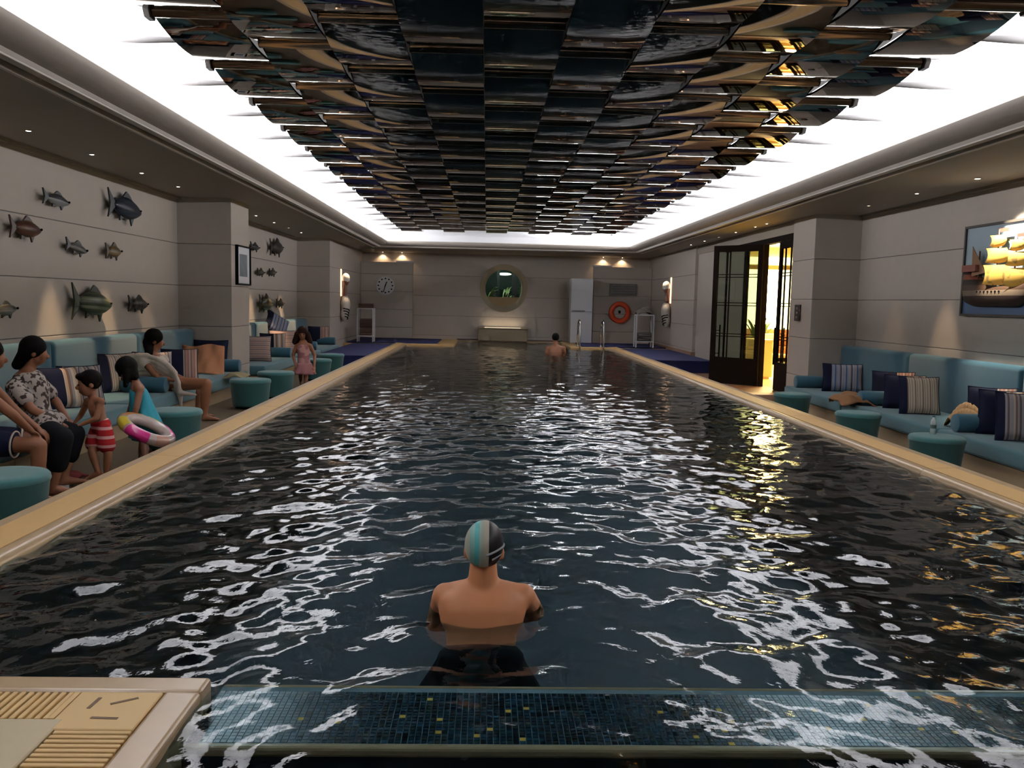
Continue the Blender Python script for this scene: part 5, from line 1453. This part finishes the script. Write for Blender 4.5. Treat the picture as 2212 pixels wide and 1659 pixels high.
# ---- person at the left edge
t = thing('person', 'person at the left edge in an orange top and navy shorts, mostly out of frame', 'person', (-3.95, 6.55, FLZ))
b = MB(); hp = Vector((-3.98, 6.52, .22)); nk = at(-38, 812, Y=6.45); hc = nk + Vector((.05, .03, .15))
f, u, r = head_parts(b, hc, (.85, .45, -.2), Vz, 1.0); b.cap(hc - Vz * .07, nk - Vz * .02, .05, .058)
fw = Vector((.9, .3, 0)).normalized(); rr = fw.cross(Vz); shn, shf = nk + rr * .17 - Vz * .07, nk - rr * .17 - Vz * .07
torso_parts(b, hp, nk, rr, rr, fw, .16, .15, .18, .11); b.cap(nk - Vz * .03, shn, .058, .058); b.cap(nk - Vz * .03, shf, .058, .058)
en, wn = at(28, 896, Y=6.35), at(66, 930, Y=6.5); arm_parts(b, shn, en, wn, 1.0, curl=.6); arm_parts(b, shf, at(36, 890, Y=6.8), at(82, 926, Y=6.78), 1.0, curl=.6, side=-1)
kn1, kn2 = at(84, 962, Y=6.50), at(98, 950, Y=6.85); h1, h2 = hp + rr * .09, hp - rr * .09
an1, an2 = Vector((kn1.x - .02, 6.5, FLZ + .05)), Vector((kn2.x + .02, 6.85, FLZ + .05))
leg_parts(b, h1, kn1, an1, an1 + Vector((.15, 0, -.03)), 1.0, 1.05); leg_parts(b, h2, kn2, an2, an2 + Vector((.15, 0, -.03)), 1.0, 1.05)
keepworld(blob('body', b, M_SKIN2, None, .009, 3), t)
b = MB(); hair_cap(b, hc, f, u, r, 1.0, .016); keepworld(blob('hair', b, M_HAIR, None, .011, 2), t)
b = MB(); torso_parts(b, hp, nk, rr, rr, fw, .165, .155, .185, .115, .014, .12, .9); b.cap(nk - Vz * .05, shn, .06, .068); b.cap(nk - Vz * .05, shf, .06, .068); b.cap(shn, shn.lerp(en, .35), .066, .066)
keepworld(blob('orange_top', b, mat('orange_cloth', (0.50, 0.085, 0.03), .85), None, .012, 3), t)
b = MB(); b.ell(hp, (rr * .19, fw * .15, Vz * .12)); b.cap(h1, h1.lerp(kn1, .60), .108, .10); b.cap(h2, h2.lerp(kn2, .60), .108, .10)
keepworld(blob('shorts', b, M_NAVY, None, .012, 3), t)
for (h_, k_) in ((h1, kn1), (h2, kn2)):
    c_ = h_.lerp(k_, .72); ax = (k_ - h_).normalized(); e1 = ax.cross(Vz).normalized(); e2 = ax.cross(e1)
    o = MB().tube([c_ + (e1 * math.cos(a) + e2 * math.sin(a)) * .098 for a in [i * 2 * PI / 24 for i in range(25)]], .007, 6, False).build('hem_trim', M_TOWEL, None, True); keepworld(o, t)

# ---- woman wrapped in a towel
t = thing('person', 'seated woman with a white towel round her shoulders facing the pool', 'person', (-4.2, 11.2, FLZ))
b = MB(); Y = 11.2; hc = at(335, 735, Y=Y); nk = at(328, 765, Y=Y); hp = Vector((-4.20, 11.25, LS + .10))
f, u, r = head_parts(b, hc, (.85, .45, -.30), Vector((.2, 0, 1)), 1.12); b.cap(hc - Vz * .08, nk - Vz * .02, .054, .062)
fw = Vector((.9, .4, 0)).normalized(); rr = fw.cross(Vz); shn, shf = at(312, 782, Y=11.0), at(352, 778, Y=11.42)
torso_parts(b, hp, nk, rr, rr, fw, .17, .155, .19, .115); b.cap(nk - Vz * .03, shn, .06, .06); b.cap(nk - Vz * .03, shf, .06, .06)
arm_parts(b, shn, at(340, 815, Y=10.95), at(385, 822, Y=11.05), 1.05, curl=.6); arm_parts(b, shf, at(372, 808, Y=11.5), at(405, 822, Y=11.4), 1.05, curl=.6, side=-1)
an1, an2 = fl(440, 900, .05), fl(428, 893, .05); kn1, kn2 = at(446, 829, Y=an1.y), at(436, 829, Y=an2.y + .1)
leg_parts(b, hp + rr * .09 - Vz * .01, kn1, an1, an1 + Vector((.17, 0.0, -.03)), 1.12, 1.15); leg_parts(b, hp - rr * .09 - Vz * .01, kn2, an2, an2 + Vector((.17, .03, -.03)), 1.1, 1.1)
keepworld(blob('body', b, M_SKIN2, None, .0095, 3), t)
b = MB(); hair_cap(b, hc, f, u, r, 1.12, .016); b.ell(hc - f * .06 - u * .03, (r * .09, f * .075, u * .13)); b.cap(hc - f * .07 - u * .05, at(322, 762, Y=11.1), .07, .05)
keepworld(blob('hair', b, M_HAIR, None, .011, 2), t)
b = MB(); Yt = 11.05
pts = [at(x, y, Y=yy) for x, y, yy in ((276, 771, 11.0), (296, 768, 10.98), (318, 768, 10.98), (340, 774, 10.97), (362, 788, 10.98), (378, 806, 11.0), (386, 826, 11.02), (388, 845, 11.05))]
dn = Vector((-.02, .12, -.30))
for i_, (p_, q_) in enumerate(zip(pts, pts[1:])):
    for g in (0, .2, .4, .6, .8, 1.0):
        k_ = g * (1 - .09 * max(0, i_ - 2)); w_ = .030 + .007 * math.sin(i_ * 2.1 + g * 5)
        b.cap(p_ + dn * k_, q_ + dn * k_, w_, w_)
torso_parts(b, hp, nk - Vz * .03, rr, rr, fw, .175, .17, .20, .135, .02, 0, .86); b.cap(nk - Vz * .07, shn, .055, .078); b.cap(nk - Vz * .07, shf, .055, .078)
b.cap(at(388, 848, Y=11.05), at(422, 853, Y=11.0), .035, .02)
keepworld(blob('white_towel', b, M_TOWEL, None, .012, 3), t)

# ---- girl in pink swimsuit
Y = 15.7
t = thing('person', 'small girl with long curly hair in a pink swimsuit walking along the pool', 'person', (-3.33, Y, FLZ))
b = MB(); hc = at(653, 721, Y=Y); nk = at(655, 738, Y=Y); hp = at(657, 788, Y=Y)
f, u, r = head_parts(b, hc, (.15, -1, -.1), Vz, .98); b.cap(hc - Vz * .05, nk - Vz * .02, .038, .042)
rr = Vector((-1, 0, 0)); torso_parts(b, hp, nk, rr, rr, Vector((0, -1, 0)), .11, .098, .125, .075)
for sg, xs_, el_, wr_ in ((-1, 641, (633, 768), (640, 792)), (1, 670, (680, 768), (679, 792))):
    sh = at(xs_, 747, Y=Y); b.cap(nk - Vz * .03, sh, .04, .042); arm_parts(b, sh, at(*el_, Y=Y + .03), at(*wr_, Y=Y - .06), .85, (0, -1, 0), curl=.5, side=-sg)
for sg, x_, yy in ((-1, 650, 15.95), (1, 661, 15.6)):
    a_ = Vector((at(x_, 830, Y=yy).x, yy, FLZ + .045)); h_ = hp + Vector((sg * .05, 0, -.04)); leg_parts(b, h_, h_.lerp(a_, .5) + Vector((0, -.04, 0)), a_, a_ + Vector((.02, -.12, -.028)), .78)
keepworld(blob('body', b, M_SKIN2, None, .010, 3), t)
for sg in (-1, 1):
    o = MB().ell(hc + r * sg * .03 + f * .09, (r * .013, f * .008, u * .009), 8, 6).build('eye', M_BLACK, None, True); keepworld(o, t)
b = MB(); hair_cap(b, hc, f, u, r, .98, .022)
for sg in (-1, 1):
    b.cap(hc + r * sg * .085, hc + r * sg * .125 - u * .15 - f * .02, .055, .06)
b.ell(hc - f * .06 - u * .05, (r * .13, f * .06, u * .15)); keepworld(blob('hair', b, M_HAIRB, None, .012, 2), t)
b = MB(); torso_parts(b, hp, nk, rr, rr, Vector((0, -1, 0)), .112, .10, .118, .078, .010, 0, .80)
keepworld(blob('swimsuit', b, spots_cloth('pink_print', (0.48, 0.24, 0.21), (0.30, 0.12, 0.13), 9, .48), None, .011, 3), t)
b = MB(); n, k = 6, 32; vs = []
for i in range(n + 1):
    g = i / n; c_ = at(657, 784 + 24 * g, Y=Y)
    for q in range(k):
        a = 2 * PI * q / k; w_ = 1 + .12 * g * math.sin(8 * a); vs.append(c_ + Vector(((.125 + .07 * g) * w_ * math.cos(a), (.09 + .07 * g) * w_ * math.sin(a), 0)))
fs = [(i * k + q, i * k + (q + 1) % k, (i + 1) * k + (q + 1) % k, (i + 1) * k + q) for i in range(n) for q in range(k)]
b.add(vs, fs); o = b.build('skirt_frill', mat('pink_frill', (0.36, 0.15, 0.15), .85), None, True); sd = o.modifiers.new('thick', 'SOLIDIFY'); sd.thickness = .006; keepworld(o, t)
